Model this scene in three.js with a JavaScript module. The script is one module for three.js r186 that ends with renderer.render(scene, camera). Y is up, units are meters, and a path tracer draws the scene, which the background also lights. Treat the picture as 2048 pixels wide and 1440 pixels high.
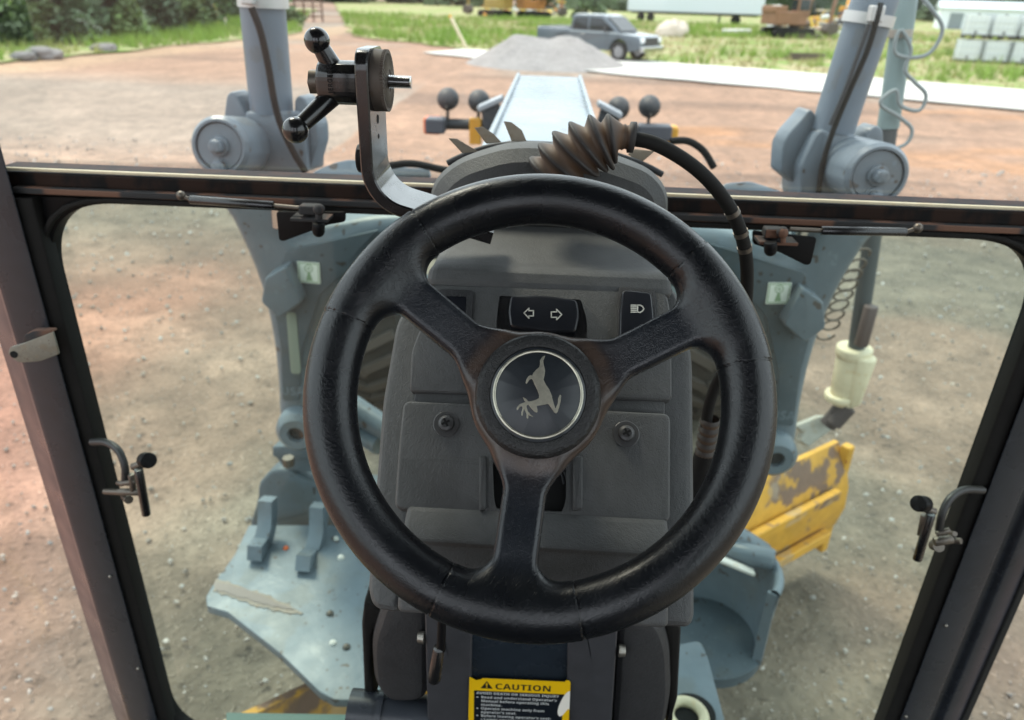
import * as THREE from 'three';
import { mergeGeometries, toCreasedNormals } from 'three/addons/utils/BufferGeometryUtils.js';
import { RoundedBoxGeometry } from 'three/addons/geometries/RoundedBoxGeometry.js';
import { FontLoader } from 'three/addons/loaders/FontLoader.js';
import { TextGeometry } from 'three/addons/geometries/TextGeometry.js';

// ---------------------------------------------------------------- camera, sky, sun, exposure
const EYE = 2.65, F = 1479;                       // eye height above the ground; focal length in pixels of a 2048 px wide picture
const scene = new THREE.Scene();
const camera = new THREE.PerspectiveCamera(2 * Math.atan(720 / F) * 180 / Math.PI, 2048 / 1440, 0.05, 1500);
camera.rotation.order = 'YXZ';
camera.rotation.set(THREE.MathUtils.degToRad(-26.32), THREE.MathUtils.degToRad(2.2), THREE.MathUtils.degToRad(1.75));
camera.position.set(0, EYE, 0);
camera.updateMatrixWorld();
camera.focus = 0.66; camera.userData.fStop = 6.5;
const renderer = new THREE.WebGLRenderer({ antialias: true });
renderer.setSize(1024, 720);
renderer.toneMapping = THREE.LinearToneMapping;
renderer.toneMappingExposure = 2.4;
renderer.shadowMap.enabled = true;

let seed = 7;
const rnd = () => { seed = (seed * 1664525 + 1013904223) >>> 0; return seed / 4294967296; };
const rr = (a, b) => a + (b - a) * rnd();
const lerp = (a, b, t) => a + (b - a) * t, clamp = (x, a = 0, b = 1) => Math.min(b, Math.max(a, x));
const smooth = (a, b, x) => { const t = clamp((x - a) / (b - a)); return t * t * (3 - 2 * t); };
// periodic value noise
function hash(x, y, s) { let h = (x * 374761393 + y * 668265263 + s * 974634721) | 0; h = Math.imul(h ^ (h >>> 13), 1274126177); return ((h ^ (h >>> 16)) >>> 0) / 4294967296; }
function vnoise(x, y, p, s) {
  const xi = Math.floor(x), yi = Math.floor(y), fx = x - xi, fy = y - yi, m = (v) => ((v % p) + p) % p;
  const u = fx * fx * (3 - 2 * fx), v = fy * fy * (3 - 2 * fy);
  return lerp(lerp(hash(m(xi), m(yi), s), hash(m(xi + 1), m(yi), s), u), lerp(hash(m(xi), m(yi + 1), s), hash(m(xi + 1), m(yi + 1), s), u), v);
}
function fbm(x, y, p, s, oct = 4) { let a = 0, w = 0.5, t = 0; for (let i = 0; i < oct; i++) { a += w * vnoise(x, y, p, s + i); t += w; x *= 2; y *= 2; p *= 2; w *= 0.5; } return a / t; }
function dataTex(n, f, srgb = false) {
  const d = new Uint8Array(n * n * 4);
  for (let y = 0; y < n; y++) for (let x = 0; x < n; x++) { const c = f(x / n, y / n), o = (y * n + x) * 4; for (let k = 0; k < 3; k++) d[o + k] = clamp(Array.isArray(c) ? c[k] : c) * 255; d[o + 3] = 255; }
  const t = new THREE.DataTexture(d, n, n); t.wrapS = t.wrapT = THREE.RepeatWrapping; t.magFilter = THREE.LinearFilter; t.generateMipmaps = true; t.minFilter = THREE.LinearMipmapLinearFilter;
  if (srgb) t.colorSpace = THREE.SRGBColorSpace; t.needsUpdate = true; return t;
}
const rep = (t, metres) => { const c = t.clone(); c.repeat.set(1 / metres, 1 / metres); c.needsUpdate = true; return c; };

{ // overcast sky, soft brighter clouds
  const w = 512, h = 256, d = new Float32Array(w * h * 4);
  for (let y = 0; y < h; y++) for (let x = 0; x < w; x++) {
    const el = (y / h - 0.5) * Math.PI, up = Math.max(0, Math.sin(el));
    const n = fbm(x / w * 8, y / h * 4 + 3, 8, 5, 5), c = 0.8 + 0.35 * n, z = lerp(0.88, 1.06, up) * c;
    const o = (y * w + x) * 4, g = el < 0 ? 0.5 : 1;
    d[o] = 0.93 * z * g; d[o + 1] = 0.985 * z * g; d[o + 2] = 1.06 * z * g; d[o + 3] = 1;
  }
  const sky = new THREE.DataTexture(d, w, h, THREE.RGBAFormat, THREE.FloatType); sky.mapping = THREE.EquirectangularReflectionMapping; sky.magFilter = THREE.LinearFilter; sky.needsUpdate = true;
  scene.background = sky; scene.environment = sky;
}
const sun = new THREE.DirectionalLight(0xfff3e0, 1.5);
sun.position.set(-14, 32, -18); sun.castShadow = true; sun.shadow.radius = 28; sun.shadow.mapSize.set(2048, 2048);
Object.assign(sun.shadow.camera, { left: -45, right: 45, top: 60, bottom: -20, near: 1, far: 140 });
scene.add(sun); scene.add(sun.target);

// ---------------------------------------------------------------- helpers
const V = (x, y, z) => new THREE.Vector3(x, y, z);
const ray = (X, Y) => V((X - 1024) / F, -(Y - 720) / F, -1).applyQuaternion(camera.quaternion);
const atZ = (X, Y, D) => { const r = ray(X, Y); return r.multiplyScalar(D / -r.z).add(camera.position); };          // on the upright plane D metres ahead
const atY = (X, Y, h) => { const r = ray(X, Y); return r.multiplyScalar((h - EYE) / r.y).add(camera.position); };   // at height h
const atD = (X, Y, d) => ray(X, Y).multiplyScalar(d).add(camera.position);                                          // at depth d
const onP = (X, Y, o, n) => { const r = ray(X, Y); return r.multiplyScalar(V().subVectors(o, camera.position).dot(n) / r.dot(n)).add(camera.position); };
function frame(o, u, n) { // a plane: origin, right, normal
  n = n.clone().normalize(); const v = V().crossVectors(n, u).normalize(); u = V().crossVectors(v, n).normalize();
  const m = new THREE.Matrix4().makeBasis(u, v, n).setPosition(o), inv = m.clone().invert();
  const f = { o, u, v, n, m, inv };
  f.px = (X, Y, w = 0) => { const p = onP(X, Y, o.clone().addScaledVector(n, w), n).applyMatrix4(inv); return new THREE.Vector2(p.x, p.y); };   // pixel -> plane coordinates at height w
  return f;
}
const used = {};
const numbered = (n) => { const k = used[n] = (used[n] ?? -1) + 1; return k ? n + '_' + String(k).padStart(3, '0') : n; };
function tag(o, label, category, group, kind) { o.userData = {}; if (label) o.userData.label = label; if (category) o.userData.category = category; if (group) o.userData.group = group; if (kind) o.userData.kind = kind; return o; }
function thing(name, label, category, group, pos = [0, 0, 0], turn = 0) { const o = new THREE.Group(); o.name = numbered(name); o.position.set(...pos); o.rotation.y = turn; scene.add(o); return tag(o, label, category, group); }
// every geometry gets uv in metres by its dominant direction; then merged into one named mesh
function boxUV(g) {
  g = g.index ? g.toNonIndexed() : g; if (!g.attributes.normal) g.computeVertexNormals();
  const p = g.attributes.position, n = p.count, uv = new Float32Array(n * 2), a = V(), b = V(), c = V();
  for (let i = 0; i < n; i += 3) {
    a.fromBufferAttribute(p, i); b.fromBufferAttribute(p, i + 1); c.fromBufferAttribute(p, i + 2);
    const nn = V().crossVectors(V().subVectors(b, a), V().subVectors(c, a)), x = Math.abs(nn.x), y = Math.abs(nn.y), z = Math.abs(nn.z);
    for (let k = 0; k < 3; k++) { const q = [a, b, c][k]; uv[(i + k) * 2] = x > y && x > z ? q.z : q.x; uv[(i + k) * 2 + 1] = y > x && y > z ? q.z : q.y; }
  }
  g.setAttribute('uv', new THREE.BufferAttribute(uv, 2)); return g;
}
function mesh(name, geos, mat, parent = scene, opt = {}) {
  geos = [].concat(geos).map((g) => { g = opt.keepUV ? (g.index ? g.toNonIndexed() : g) : boxUV(g); for (const k of Object.keys(g.attributes)) if (!['position', 'normal', 'uv', ...(opt.color ? ['color'] : [])].includes(k)) g.deleteAttribute(k); return g; });
  const m = new THREE.Mesh(geos.length > 1 ? mergeGeometries(geos) : geos[0], mat);
  m.name = parent === scene ? numbered(name) : name; m.castShadow = m.receiveShadow = true; parent.add(m);
  if (opt.label) m.userData.label = opt.label; if (opt.kind) m.userData.kind = opt.kind; return m;
}
const crease = (g, a = 0.7) => toCreasedNormals(g, a);
function roundPoly(pts, r) { // closed outline with rounded corners; r number or per-point
  const s = new THREE.Shape(), n = pts.length;
  pts.forEach((p, i) => {
    const a = pts[(i + n - 1) % n], b = pts[(i + 1) % n], rad = Array.isArray(p) && p[2] !== undefined ? p[2] : r;
    const P = toV2(p), A = toV2(a), B = toV2(b), da = P.distanceTo(A), db = P.distanceTo(B), k = Math.min(rad, da * 0.48, db * 0.48);
    const s1 = P.clone().lerp(A, k / da), s2 = P.clone().lerp(B, k / db);
    if (i) s.lineTo(s1.x, s1.y); else s.moveTo(s1.x, s1.y);
    if (k > 1e-5) s.quadraticCurveTo(P.x, P.y, s2.x, s2.y);
  });
  s.closePath(); return s;
}
const toV2 = (p) => p.isVector2 ? p : new THREE.Vector2(p[0], p[1]);
function extrude(shape, depth, bevel = 0, seg = 3, curve = 6) {
  return crease(new THREE.ExtrudeGeometry(shape, { depth: Math.max(depth - 2 * bevel, 1e-4), bevelEnabled: bevel > 0, bevelThickness: bevel, bevelSize: bevel, bevelOffset: -bevel, bevelSegments: seg, curveSegments: curve }).translate(0, 0, bevel), 0.5);
}
// a slab whose FRONT outline is given in picture pixels on the plane fr raised by w, going `depth` back
function slab(fr, pts, w, depth, bevel = 0.003, r = 0.004, holes = []) {
  const s = roundPoly(pts.map(([X, Y, q]) => { const p = fr.px(X, Y, w); return q === undefined ? p : [p.x, p.y, q]; }), r);
  for (const h of holes) { const p = roundPoly(h.map(([X, Y]) => fr.px(X, Y, w)), r); s.holes.push(new THREE.Path(p.getPoints(8))); }
  return extrude(s, depth, bevel).translate(0, 0, w - depth).applyMatrix4(fr.m);
}
function boxAt(sx, sy, sz, x, y, z, r = 0, rot) { const g = r ? new RoundedBoxGeometry(sx, sy, sz, 2, r) : new THREE.BoxGeometry(sx, sy, sz); if (rot) g.applyMatrix4(new THREE.Matrix4().makeRotationFromEuler(new THREE.Euler(...rot))); return g.translate(x, y, z); }
function rod(a, b, r0, r1 = r0, seg = 20, capR = 0) { // a cylinder from a to b
  const d = V().subVectors(b, a), L = d.length();
  let g;
  if (capR) { const pts = [[0, 0], [r0 - capR, 0], [r0 - capR * 0.3, capR * 0.3], [r0, capR], [r1, L - capR], [r1 - capR * 0.3, L - capR * 0.3], [r1 - capR, L], [0, L]].map((p) => new THREE.Vector2(...p)); g = crease(new THREE.LatheGeometry(pts, seg), 0.8).translate(0, 0, 0); }
  else g = new THREE.CylinderGeometry(r1, r0, L, seg).translate(0, L / 2, 0);
  return g.applyQuaternion(new THREE.Quaternion().setFromUnitVectors(V(0, 1, 0), d.normalize())).translate(a.x, a.y, a.z);
}
const tube = (pts, r, seg = 40, rad = 12) => new THREE.TubeGeometry(new THREE.CatmullRomCurve3(pts), seg, r, rad);
const ball = (p, r, s = 24) => new THREE.SphereGeometry(r, s, s * 0.6 | 0).translate(p.x, p.y, p.z);
function hexAt(p, axis, r, h, n = 6) { return rod(p, p.clone().addScaledVector(axis, h), r, r, n); }
function merge2(...g) { return g; }
const EDGES = []; for (let a = 0; a < 8; a++) for (const b of [1, 2, 4]) if (!(a & b)) EDGES.push([[a & 1, a >> 1 & 1, a >> 2], [(a | b) & 1, (a | b) >> 1 & 1, (a | b) >> 2]]);

function ribbon(pts, hw, th, side) { // a bent flat strap through pts, hw half wide along `side`
  const pos = [], idx = [], n = pts.length, s = side.clone().normalize();
  pts.forEach((p, i) => { const t = V().subVectors(pts[Math.min(i + 1, n - 1)], pts[Math.max(i - 1, 0)]).normalize(), q = V().crossVectors(s, t).normalize(); for (const [a, b] of [[-1, 0], [1, 0], [1, -1], [-1, -1]]) { const c = p.clone().addScaledVector(s, a * hw).addScaledVector(q, b * th); pos.push(c.x, c.y, c.z); } });
  for (let i = 0; i < n - 1; i++) for (let k = 0; k < 4; k++) { const a = i * 4 + k, b = i * 4 + (k + 1) % 4; idx.push(a, b, a + 4, b, b + 4, a + 4); }
  idx.push(0, 2, 1, 0, 3, 2); const e = (n - 1) * 4; idx.push(e, e + 1, e + 2, e, e + 2, e + 3);
  const g = new THREE.BufferGeometry(); g.setAttribute('position', new THREE.Float32BufferAttribute(pos, 3)); g.setIndex(idx); g.computeVertexNormals(); return crease(g, 0.6);
}

// ---------------------------------------------------------------- materials
const grainT = dataTex(512, (x, y) => { const a = fbm(x * 64, y * 64, 64, 11, 2), b = vnoise(x * 32 + 3 * a, y * 32 + 3 * a, 32, 17); return smooth(0.25, 0.7, 0.55 * a + 0.45 * b); });
const dustT = dataTex(512, (x, y) => { const a = fbm(x * 6, y * 6, 6, 31, 6), b = fbm(x * 40, y * 40, 40, 37, 3); const v = 0.78 + 0.3 * (a - 0.3) + 0.22 * (b - 0.5) + (hash(x * 512 | 0, y * 512 | 0, 3) > 0.9975 ? 0.5 : 0); return [v, v * 0.985, v * 0.96]; });
const wearT = dataTex(512, (x, y) => { const a = fbm(x * 5, y * 5, 5, 41, 6), b = fbm(x * 24, y * 24, 24, 47, 4); const v = 0.86 + 0.22 * (a - 0.5) + 0.12 * (b - 0.5), st = smooth(0.66, 0.74, fbm(x * 12, y * 12, 12, 53, 5)); return [lerp(v, 0.8, st * 0.5), lerp(v, 0.68, st * 0.5), lerp(v, 0.56, st * 0.5)]; });
const roughT = dataTex(256, (x, y) => 0.72 + 0.5 * (fbm(x * 8, y * 8, 8, 61, 5) - 0.5));
const rustT = dataTex(512, (x, y) => { const a = fbm(x * 8, y * 4, 4, 71, 6), k = smooth(0.38, 0.56, a); return [lerp(0.02, 0.15, k), lerp(0.02, 0.07, k), lerp(0.022, 0.042, k)].map((v) => Math.pow(v, 1 / 2.2)); }, true);
const paintT = dataTex(1024, (x, y) => { // paint with dust, brown stains and chips
  const a = fbm(x * 5, y * 5, 5, 141, 6), b = fbm(x * 30, y * 30, 30, 143, 4), st = smooth(0.55, 0.7, fbm(x * 9, y * 9, 9, 145, 6)), ch = smooth(0.77, 0.80, fbm(x * 44, y * 44, 44, 147, 3)), wh = smooth(0.77, 0.79, fbm(x * 60, y * 60, 60, 149, 3));
  const v = 0.84 + 0.3 * (a - 0.5) + 0.16 * (b - 0.5); let c = [v, v, v];
  c = c.map((q, i) => lerp(q, [0.86, 0.72, 0.58][i], st * 0.45)); c = c.map((q, i) => lerp(q, [0.42, 0.26, 0.18][i], ch * 0.9)); return c.map((q) => lerp(q, 1, wh * 0.8));
});
const mudT = dataTex(512, (x, y) => { const a = fbm(x * 5, y * 5, 5, 161, 6), b = fbm(x * 26, y * 26, 26, 163, 4), k = smooth(0.59, 0.67, 0.75 * a + 0.25 * b), w = 0.85 + 0.4 * (b - 0.5), g = smooth(0.62, 0.68, fbm(x * 10, y * 10, 10, 167, 5)) * 0.5; let c = [lerp(0.70, 0.20, k), lerp(0.36, 0.115, k), lerp(0.035, 0.075, k)]; c = c.map((v, i) => lerp(v, [0.42, 0.33, 0.24][i], g)); return c.map((v) => Math.pow(clamp(v * w), 1 / 2.2)); }, true);
const paintB = dataTex(512, (x, y) => 0.6 * fbm(x * 6, y * 6, 6, 151, 6) + 0.4 * fbm(x * 50, y * 50, 50, 153, 2));
const std = (rgb, rough, o = {}) => { const m = new THREE.MeshPhysicalMaterial({ roughness: rough, ...o }); m.color.setRGB(...rgb); return m; };
const M = {
  rubberGrip: std([0.0065, 0.0076, 0.0098], 0.38, { map: rep(dustT, 0.24), bumpMap: rep(grainT, 0.05), bumpScale: 0.00008, roughnessMap: rep(roughT, 0.2), vertexColors: true }),
  hubCap: std([0.014, 0.014, 0.0145], 0.5, { map: rep(dustT, 0.2), bumpMap: rep(grainT, 0.06), bumpScale: 0.0003 }),
  plastic: std([0.078, 0.081, 0.083], 0.6, { map: rep(dustT, 0.35), bumpMap: rep(grainT, 0.06), bumpScale: 0.0002 }),
  plasticDark: std([0.032, 0.033, 0.036], 0.6, { map: rep(dustT, 0.3), bumpMap: rep(grainT, 0.07), bumpScale: 0.00025 }),
  switchBlack: std([0.012, 0.014, 0.02], 0.32, { map: rep(dustT, 0.15) }),
  print: std([0.55, 0.55, 0.5], 0.6),
  void: std([0.004, 0.004, 0.004], 0.9),
  blackMetal: std([0.010, 0.010, 0.011], 0.34, { map: rep(dustT, 0.2), roughnessMap: rep(roughT, 0.1), clearcoat: 0.5, clearcoatRoughness: 0.18 }),
  blackFrame: std([0.006, 0.006, 0.007], 0.5, { specularIntensity: 0.35, map: rep(dustT, 0.4) }),
  rusty: std([1, 1, 1], 0.8, { map: rep(rustT, 0.5) }),
  rubber: std([0.012, 0.0115, 0.011], 0.7, { specularIntensity: 0.5, map: rep(dustT, 0.3) }),
  bootRubber: std([0.05, 0.043, 0.038], 0.62, { vertexColors: true }),
  steel: std([0.42, 0.40, 0.36], 0.38, { metalness: 0.9, map: rep(dustT, 0.08) }),
  darkSteel: std([0.16, 0.14, 0.12], 0.45, { metalness: 0.8, map: rep(wearT, 0.1) }),
  bronze: std([0.11, 0.09, 0.075], 0.6, { metalness: 0.3, map: rep(wearT, 0.08) }),
  emblem: std([0.62, 0.60, 0.50], 0.34, { metalness: 0.85, map: rep(dustT, 0.06) }),
  emblemBack: std([0.022, 0.026, 0.032], 0.35, { map: rep(dustT, 0.09) }),
  pedestalPaint: std([0.052, 0.054, 0.062], 0.42, { map: rep(dustT, 0.6) }),
  cabPaint: std([0.030, 0.035, 0.045], 0.42, { map: rep(dustT, 0.6), roughnessMap: rep(roughT, 0.3) }),
  navyPaint: std([0.019, 0.027, 0.038], 0.38, { map: rep(dustT, 0.5), roughnessMap: rep(roughT, 0.3) }),
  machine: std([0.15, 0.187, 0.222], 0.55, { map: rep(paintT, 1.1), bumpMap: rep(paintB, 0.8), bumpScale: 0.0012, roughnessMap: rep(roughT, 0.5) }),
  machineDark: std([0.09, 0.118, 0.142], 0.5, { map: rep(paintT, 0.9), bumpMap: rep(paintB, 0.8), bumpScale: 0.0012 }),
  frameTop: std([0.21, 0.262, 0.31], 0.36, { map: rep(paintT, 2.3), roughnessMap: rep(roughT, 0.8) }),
  deck: std([0.16, 0.20, 0.235], 0.62, { map: rep(paintT, 0.8), bumpMap: rep(paintB, 0.7), bumpScale: 0.0012, roughnessMap: rep(roughT, 0.6) }),
  yellow: std([0.70, 0.36, 0.035], 0.5, { map: rep(paintT, 0.9) }),
  blade: std([1, 1, 1], 0.6, { map: rep(mudT, 1.1), bumpMap: rep(paintB, 0.6), bumpScale: 0.002 }),
  fin: std([0.30, 0.25, 0.19], 0.7, { map: rep(wearT, 0.1) }),
  white: std([0.75, 0.73, 0.68], 0.6, { map: rep(wearT, 0.5) }),
  cream: std([0.76, 0.66, 0.46], 0.55, { map: rep(wearT, 0.3) }),
  chrome: std([0.6, 0.6, 0.6], 0.2, { metalness: 1 }),
  lampBack: std([0.03, 0.032, 0.036], 0.6),
  orange: std([0.6, 0.12, 0.03], 0.45),
  latch: std([0.05, 0.05, 0.05], 0.45, { metalness: 0.5 }),
  beamRust: std([0.15, 0.145, 0.15], 0.7, { map: rep(rustT, 0.21), specularIntensity: 0.4 }),
  screw: std([0.075, 0.075, 0.075], 0.42, { metalness: 0.3 }),
  glass: new THREE.MeshPhysicalMaterial({ color: 0xf4fbf8, transmission: 1, thickness: 0, roughness: 0.06, ior: 1.52 }),
  lowGlass: new THREE.MeshPhysicalMaterial({ color: new THREE.Color().setRGB(0.70, 0.84, 0.78), transmission: 1, thickness: 0, roughness: 0.05, ior: 1.52 }),
};

// ---------------------------------------------------------------- ground, road, grass
const GV = (x, z) => { // base colour of the yard's dirt at a place
  const n1 = fbm(x * 0.35 + 40, z * 0.35 + 40, 4096, 201, 5), n2 = fbm(x * 0.06 + 90, z * 0.16 + 90, 4096, 211, 5), n3 = fbm(x * 2.2 + 300, z * 2.2 + 300, 8192, 223, 4);
  const grey = [0.19, 0.162, 0.128], red = [0.345, 0.18, 0.13], far = [0.385, 0.235, 0.165], track = [0.345, 0.285, 0.24], orange = [0.45, 0.24, 0.135];
  const mix = (a, b, k) => a.map((v, i) => lerp(v, b[i], clamp(k)));
  let c = mix(grey, red, smooth(-1.4, -3.6, x + (n1 - 0.5) * 3.4) * smooth(-10, -5, z) * 0.85 + 0.3 * smooth(0.45, 0.62, n1));
  c = mix(c, far, smooth(-9.5, -14, z + (n1 - 0.5) * 7));
  const rut = fbm(x * 0.05 + 10 + z * 0.02, z * 0.5 + 70, 4096, 233, 5);
  if (z < -10) { c = mix(c, track, smooth(0.5, 0.64, n2) * 0.85); c = mix(c, [0.21, 0.13, 0.095], smooth(0.52, 0.64, rut) * 0.75); c = mix(c, orange, smooth(0.6, 0.72, fbm(x * 0.16 + 7, z * 0.4 + 5, 4096, 243, 4)) * smooth(-1, 4, x)); }
  if (x < -4) c = mix(c, track, smooth(-11, -15, z) * smooth(-26, -20, z + 2 * n1) * 0.8);
  c = mix(c, [0.5, 0.34, 0.22], smooth(3.0, 1.0, Math.abs(x + 17.8 - (z + 35) * -0.1)) * smooth(-22, -26, z) * 0.8);
  const sk = fbm(x * 0.35 + z * 0.12 + 20, z * 1.5 - x * 0.35 + 80, 8192, 283, 4); if (z > -13) c = mix(c, c.map((v) => v * 1.7), smooth(0.5, 0.68, sk) * 0.6);
  const k = 0.72 + 0.42 * n1 + 0.45 * (n3 - 0.4);
  return c.map((v) => v * k * 1.22);
};
const soilT = dataTex(1024, (x, y) => { const a = fbm(x * 24, y * 24, 24, 81, 5), b = vnoise(x * 170, y * 170, 170, 87), s = smooth(0.83, 0.93, vnoise(x * 256, y * 256, 256, 89)), d = smooth(0.2, 0.06, vnoise(x * 120, y * 120, 120, 91)); const v = 0.62 + 0.42 * (a - 0.5) + 0.2 * (b - 0.5) + 0.42 * s - 0.2 * d; return [v, v * (1 - 0.03 * a) + 0.02 * s, v * (0.98 - 0.05 * a) + 0.04 * s]; });
const soilB = dataTex(1024, (x, y) => 0.5 * fbm(x * 24, y * 24, 24, 81, 5) + 0.25 * smooth(0.7, 0.93, vnoise(x * 256, y * 256, 256, 89)) + 0.25 * vnoise(x * 170, y * 170, 170, 87));
{
  const n = 340, pos = [], col = [], uv = [], idx = [], w = (u) => 9 * u + 30 * u ** 3 + 800 * u ** 9;
  for (let j = 0; j <= n; j++) for (let i = 0; i <= n; i++) {
    const x = w(i / n * 2 - 1), z = -6 + w(j / n * 2 - 1), m = Math.hypot(x, z);
    pos.push(x, m < 90 ? 0.08 * (fbm(x * 0.5 + 60, z * 0.8 + 60, 4096, 251, 4) - 0.5) + (m < 16 ? 0.03 * (fbm(x * 2.5 + 60, z * 2.5 + 60, 4096, 255, 4) - 0.5) : 0) + 0.06 * (smooth(0.5, 0.6, fbm(x * 0.05 + 10 + z * 0.02, z * 0.5 + 70, 4096, 233, 5)) - 0.5) * smooth(-9, -13, z) * smooth(-26, -18, z) - 0.03 : -0.02, z); uv.push(x / 3.7, z / 3.7); col.push(...GV(x, z));
  }
  for (let j = 0; j < n; j++) for (let i = 0; i < n; i++) { const a = j * (n + 1) + i, b = a + n + 1; idx.push(a, b, a + 1, b, b + 1, a + 1); }
  const g = new THREE.BufferGeometry(); g.setAttribute('position', new THREE.Float32BufferAttribute(pos, 3)); g.setAttribute('color', new THREE.Float32BufferAttribute(col, 3)); g.setAttribute('uv', new THREE.Float32BufferAttribute(uv, 2)); g.setIndex(idx); g.computeVertexNormals();
  const m = new THREE.Mesh(g, std([1, 1, 1], 0.95, { vertexColors: true, map: soilT, bumpMap: soilB, bumpScale: 0.022 })); m.name = 'ground'; m.receiveShadow = true; m.userData.kind = 'structure'; scene.add(m);
}
{ // loose pebbles lying on the yard near the machine
  const g = new THREE.IcosahedronGeometry(1, 1), p = g.attributes.position; for (let i = 0; i < p.count; i++) { const k = 0.75 + 0.5 * hash(Math.round(p.getX(i) * 50), Math.round(p.getY(i) * 50 + p.getZ(i) * 977), 5); p.setXYZ(i, p.getX(i) * k, p.getY(i) * k * 0.6, p.getZ(i) * k); } g.computeVertexNormals();
  const N = 20000, im = new THREE.InstancedMesh(g, std([1, 1, 1], 0.6), N), m = new THREE.Matrix4(), c = new THREE.Color();
  for (let i = 0; i < N; i++) {
    const t = rnd() ** 1.5, z = -1.2 - 13 * t, x = rr(-1, 1) * (3.2 + 9 * t), s = (0.0022 + 0.011 * rnd() ** 6) * (1 + 1.6 * t);
    m.compose(V(x, 0.002 + s * 0.2, z), new THREE.Quaternion().setFromEuler(new THREE.Euler(rr(0, 3), rr(0, 6), rr(0, 3))), V(s, s, s)); im.setMatrixAt(i, m);
    const b = rr(0.2, 0.46), w = rnd(); c.setRGB(b, b * lerp(0.82, 0.97, w), b * lerp(0.68, 0.92, w)); im.setColorAt(i, c);
  }
  im.name = 'pebbles'; tag(im, 'small pale pebbles scattered over the dirt round the machine', 'pebbles', null, 'stuff'); im.castShadow = im.receiveShadow = true; scene.add(im);
}
const flat = (pts, y, name, mat, wob = 0.5, sub = 1) => { // a sheet with an uneven edge
  const out = []; pts.forEach((p, i) => { const q = pts[(i + 1) % pts.length], L = Math.hypot(q[0] - p[0], q[1] - p[1]), k = Math.max(1, Math.min(60, L / sub | 0)); for (let j = 0; j < k; j++) { const t = j / k, x = lerp(p[0], q[0], t), z = lerp(p[1], q[1], t); out.push(new THREE.Vector2(x + (fbm(x * 0.7 + 50, z * 0.7 + 50, 4096, 261, 4) - 0.5) * wob * 2, -(z + (fbm(x * 0.7 + 90, z * 0.7 + 20, 4096, 263, 4) - 0.5) * wob * 2))); } });
  const g = new THREE.ExtrudeGeometry(new THREE.Shape(out), { depth: 0.03, bevelEnabled: false }).rotateX(-Math.PI / 2).translate(0, y, 0); const m = mesh(name, g, mat); m.userData.kind = 'structure'; return m;
};
const roadT = dataTex(512, (x, y) => { const v = 0.86 + 0.22 * (fbm(x * 10, y * 10, 10, 101, 6) - 0.5) + 0.12 * (vnoise(x * 200, y * 200, 200, 103) - 0.5); return [v, v * 0.985, v * 0.965]; });
const turfT = dataTex(512, (x, y) => { const a = fbm(x * 9, y * 9, 9, 111, 6), b = vnoise(x * 120, y * 120, 120, 113); const k = smooth(0.42, 0.62, a); return [lerp(0.20, 0.36, k) * (0.7 + 0.6 * b), lerp(0.30, 0.33, k) * (0.7 + 0.6 * b), lerp(0.06, 0.17, k) * (0.7 + 0.6 * b)]; });
const grassA = [[-160, -18], [-60, -19], [-30, -22], [-19.5, -26.2], [-18.3, -33], [-17.4, -43], [-16.6, -53], [-20, -62], [-33, -112], [-160, -120]];
const grassB = [[-12.5, -50], [-8.2, -45.2], [-4.5, -41.3], [8.3, -35.3], [17.2, -29.6], [60, -9], [160, -9], [160, -220], [-60, -220], [-28, -105]];
flat(grassA, 0.01, 'grass_verge', std([0.8, 0.8, 0.8], 0.95, { map: rep(turfT, 9) }), 0.8);
flat(grassB, 0.01, 'grass_field', std([0.85, 0.8, 0.8], 0.95, { map: rep(turfT, 11) }), 0.8);
flat([[-6.2, -38.0], [2.4, -30.3], [13.8, -23.4], [40, -8.5], [60, 3], [75, -6], [40, -18.5], [17.2, -29.4], [8.3, -35.2], [-4.5, -41.2]], 0.02, 'concrete_road', std([0.62, 0.61, 0.59], 0.85, { map: rep(roadT, 6) }), 0.35);
const inside = (poly, x, z) => { let c = false; for (let i = 0, j = poly.length - 1; i < poly.length; j = i++) { const [a, b] = poly[i], [d, e] = poly[j]; if (b > z !== e > z && x < (d - a) * (z - b) / (e - b) + a) c = !c; } return c; };
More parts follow.
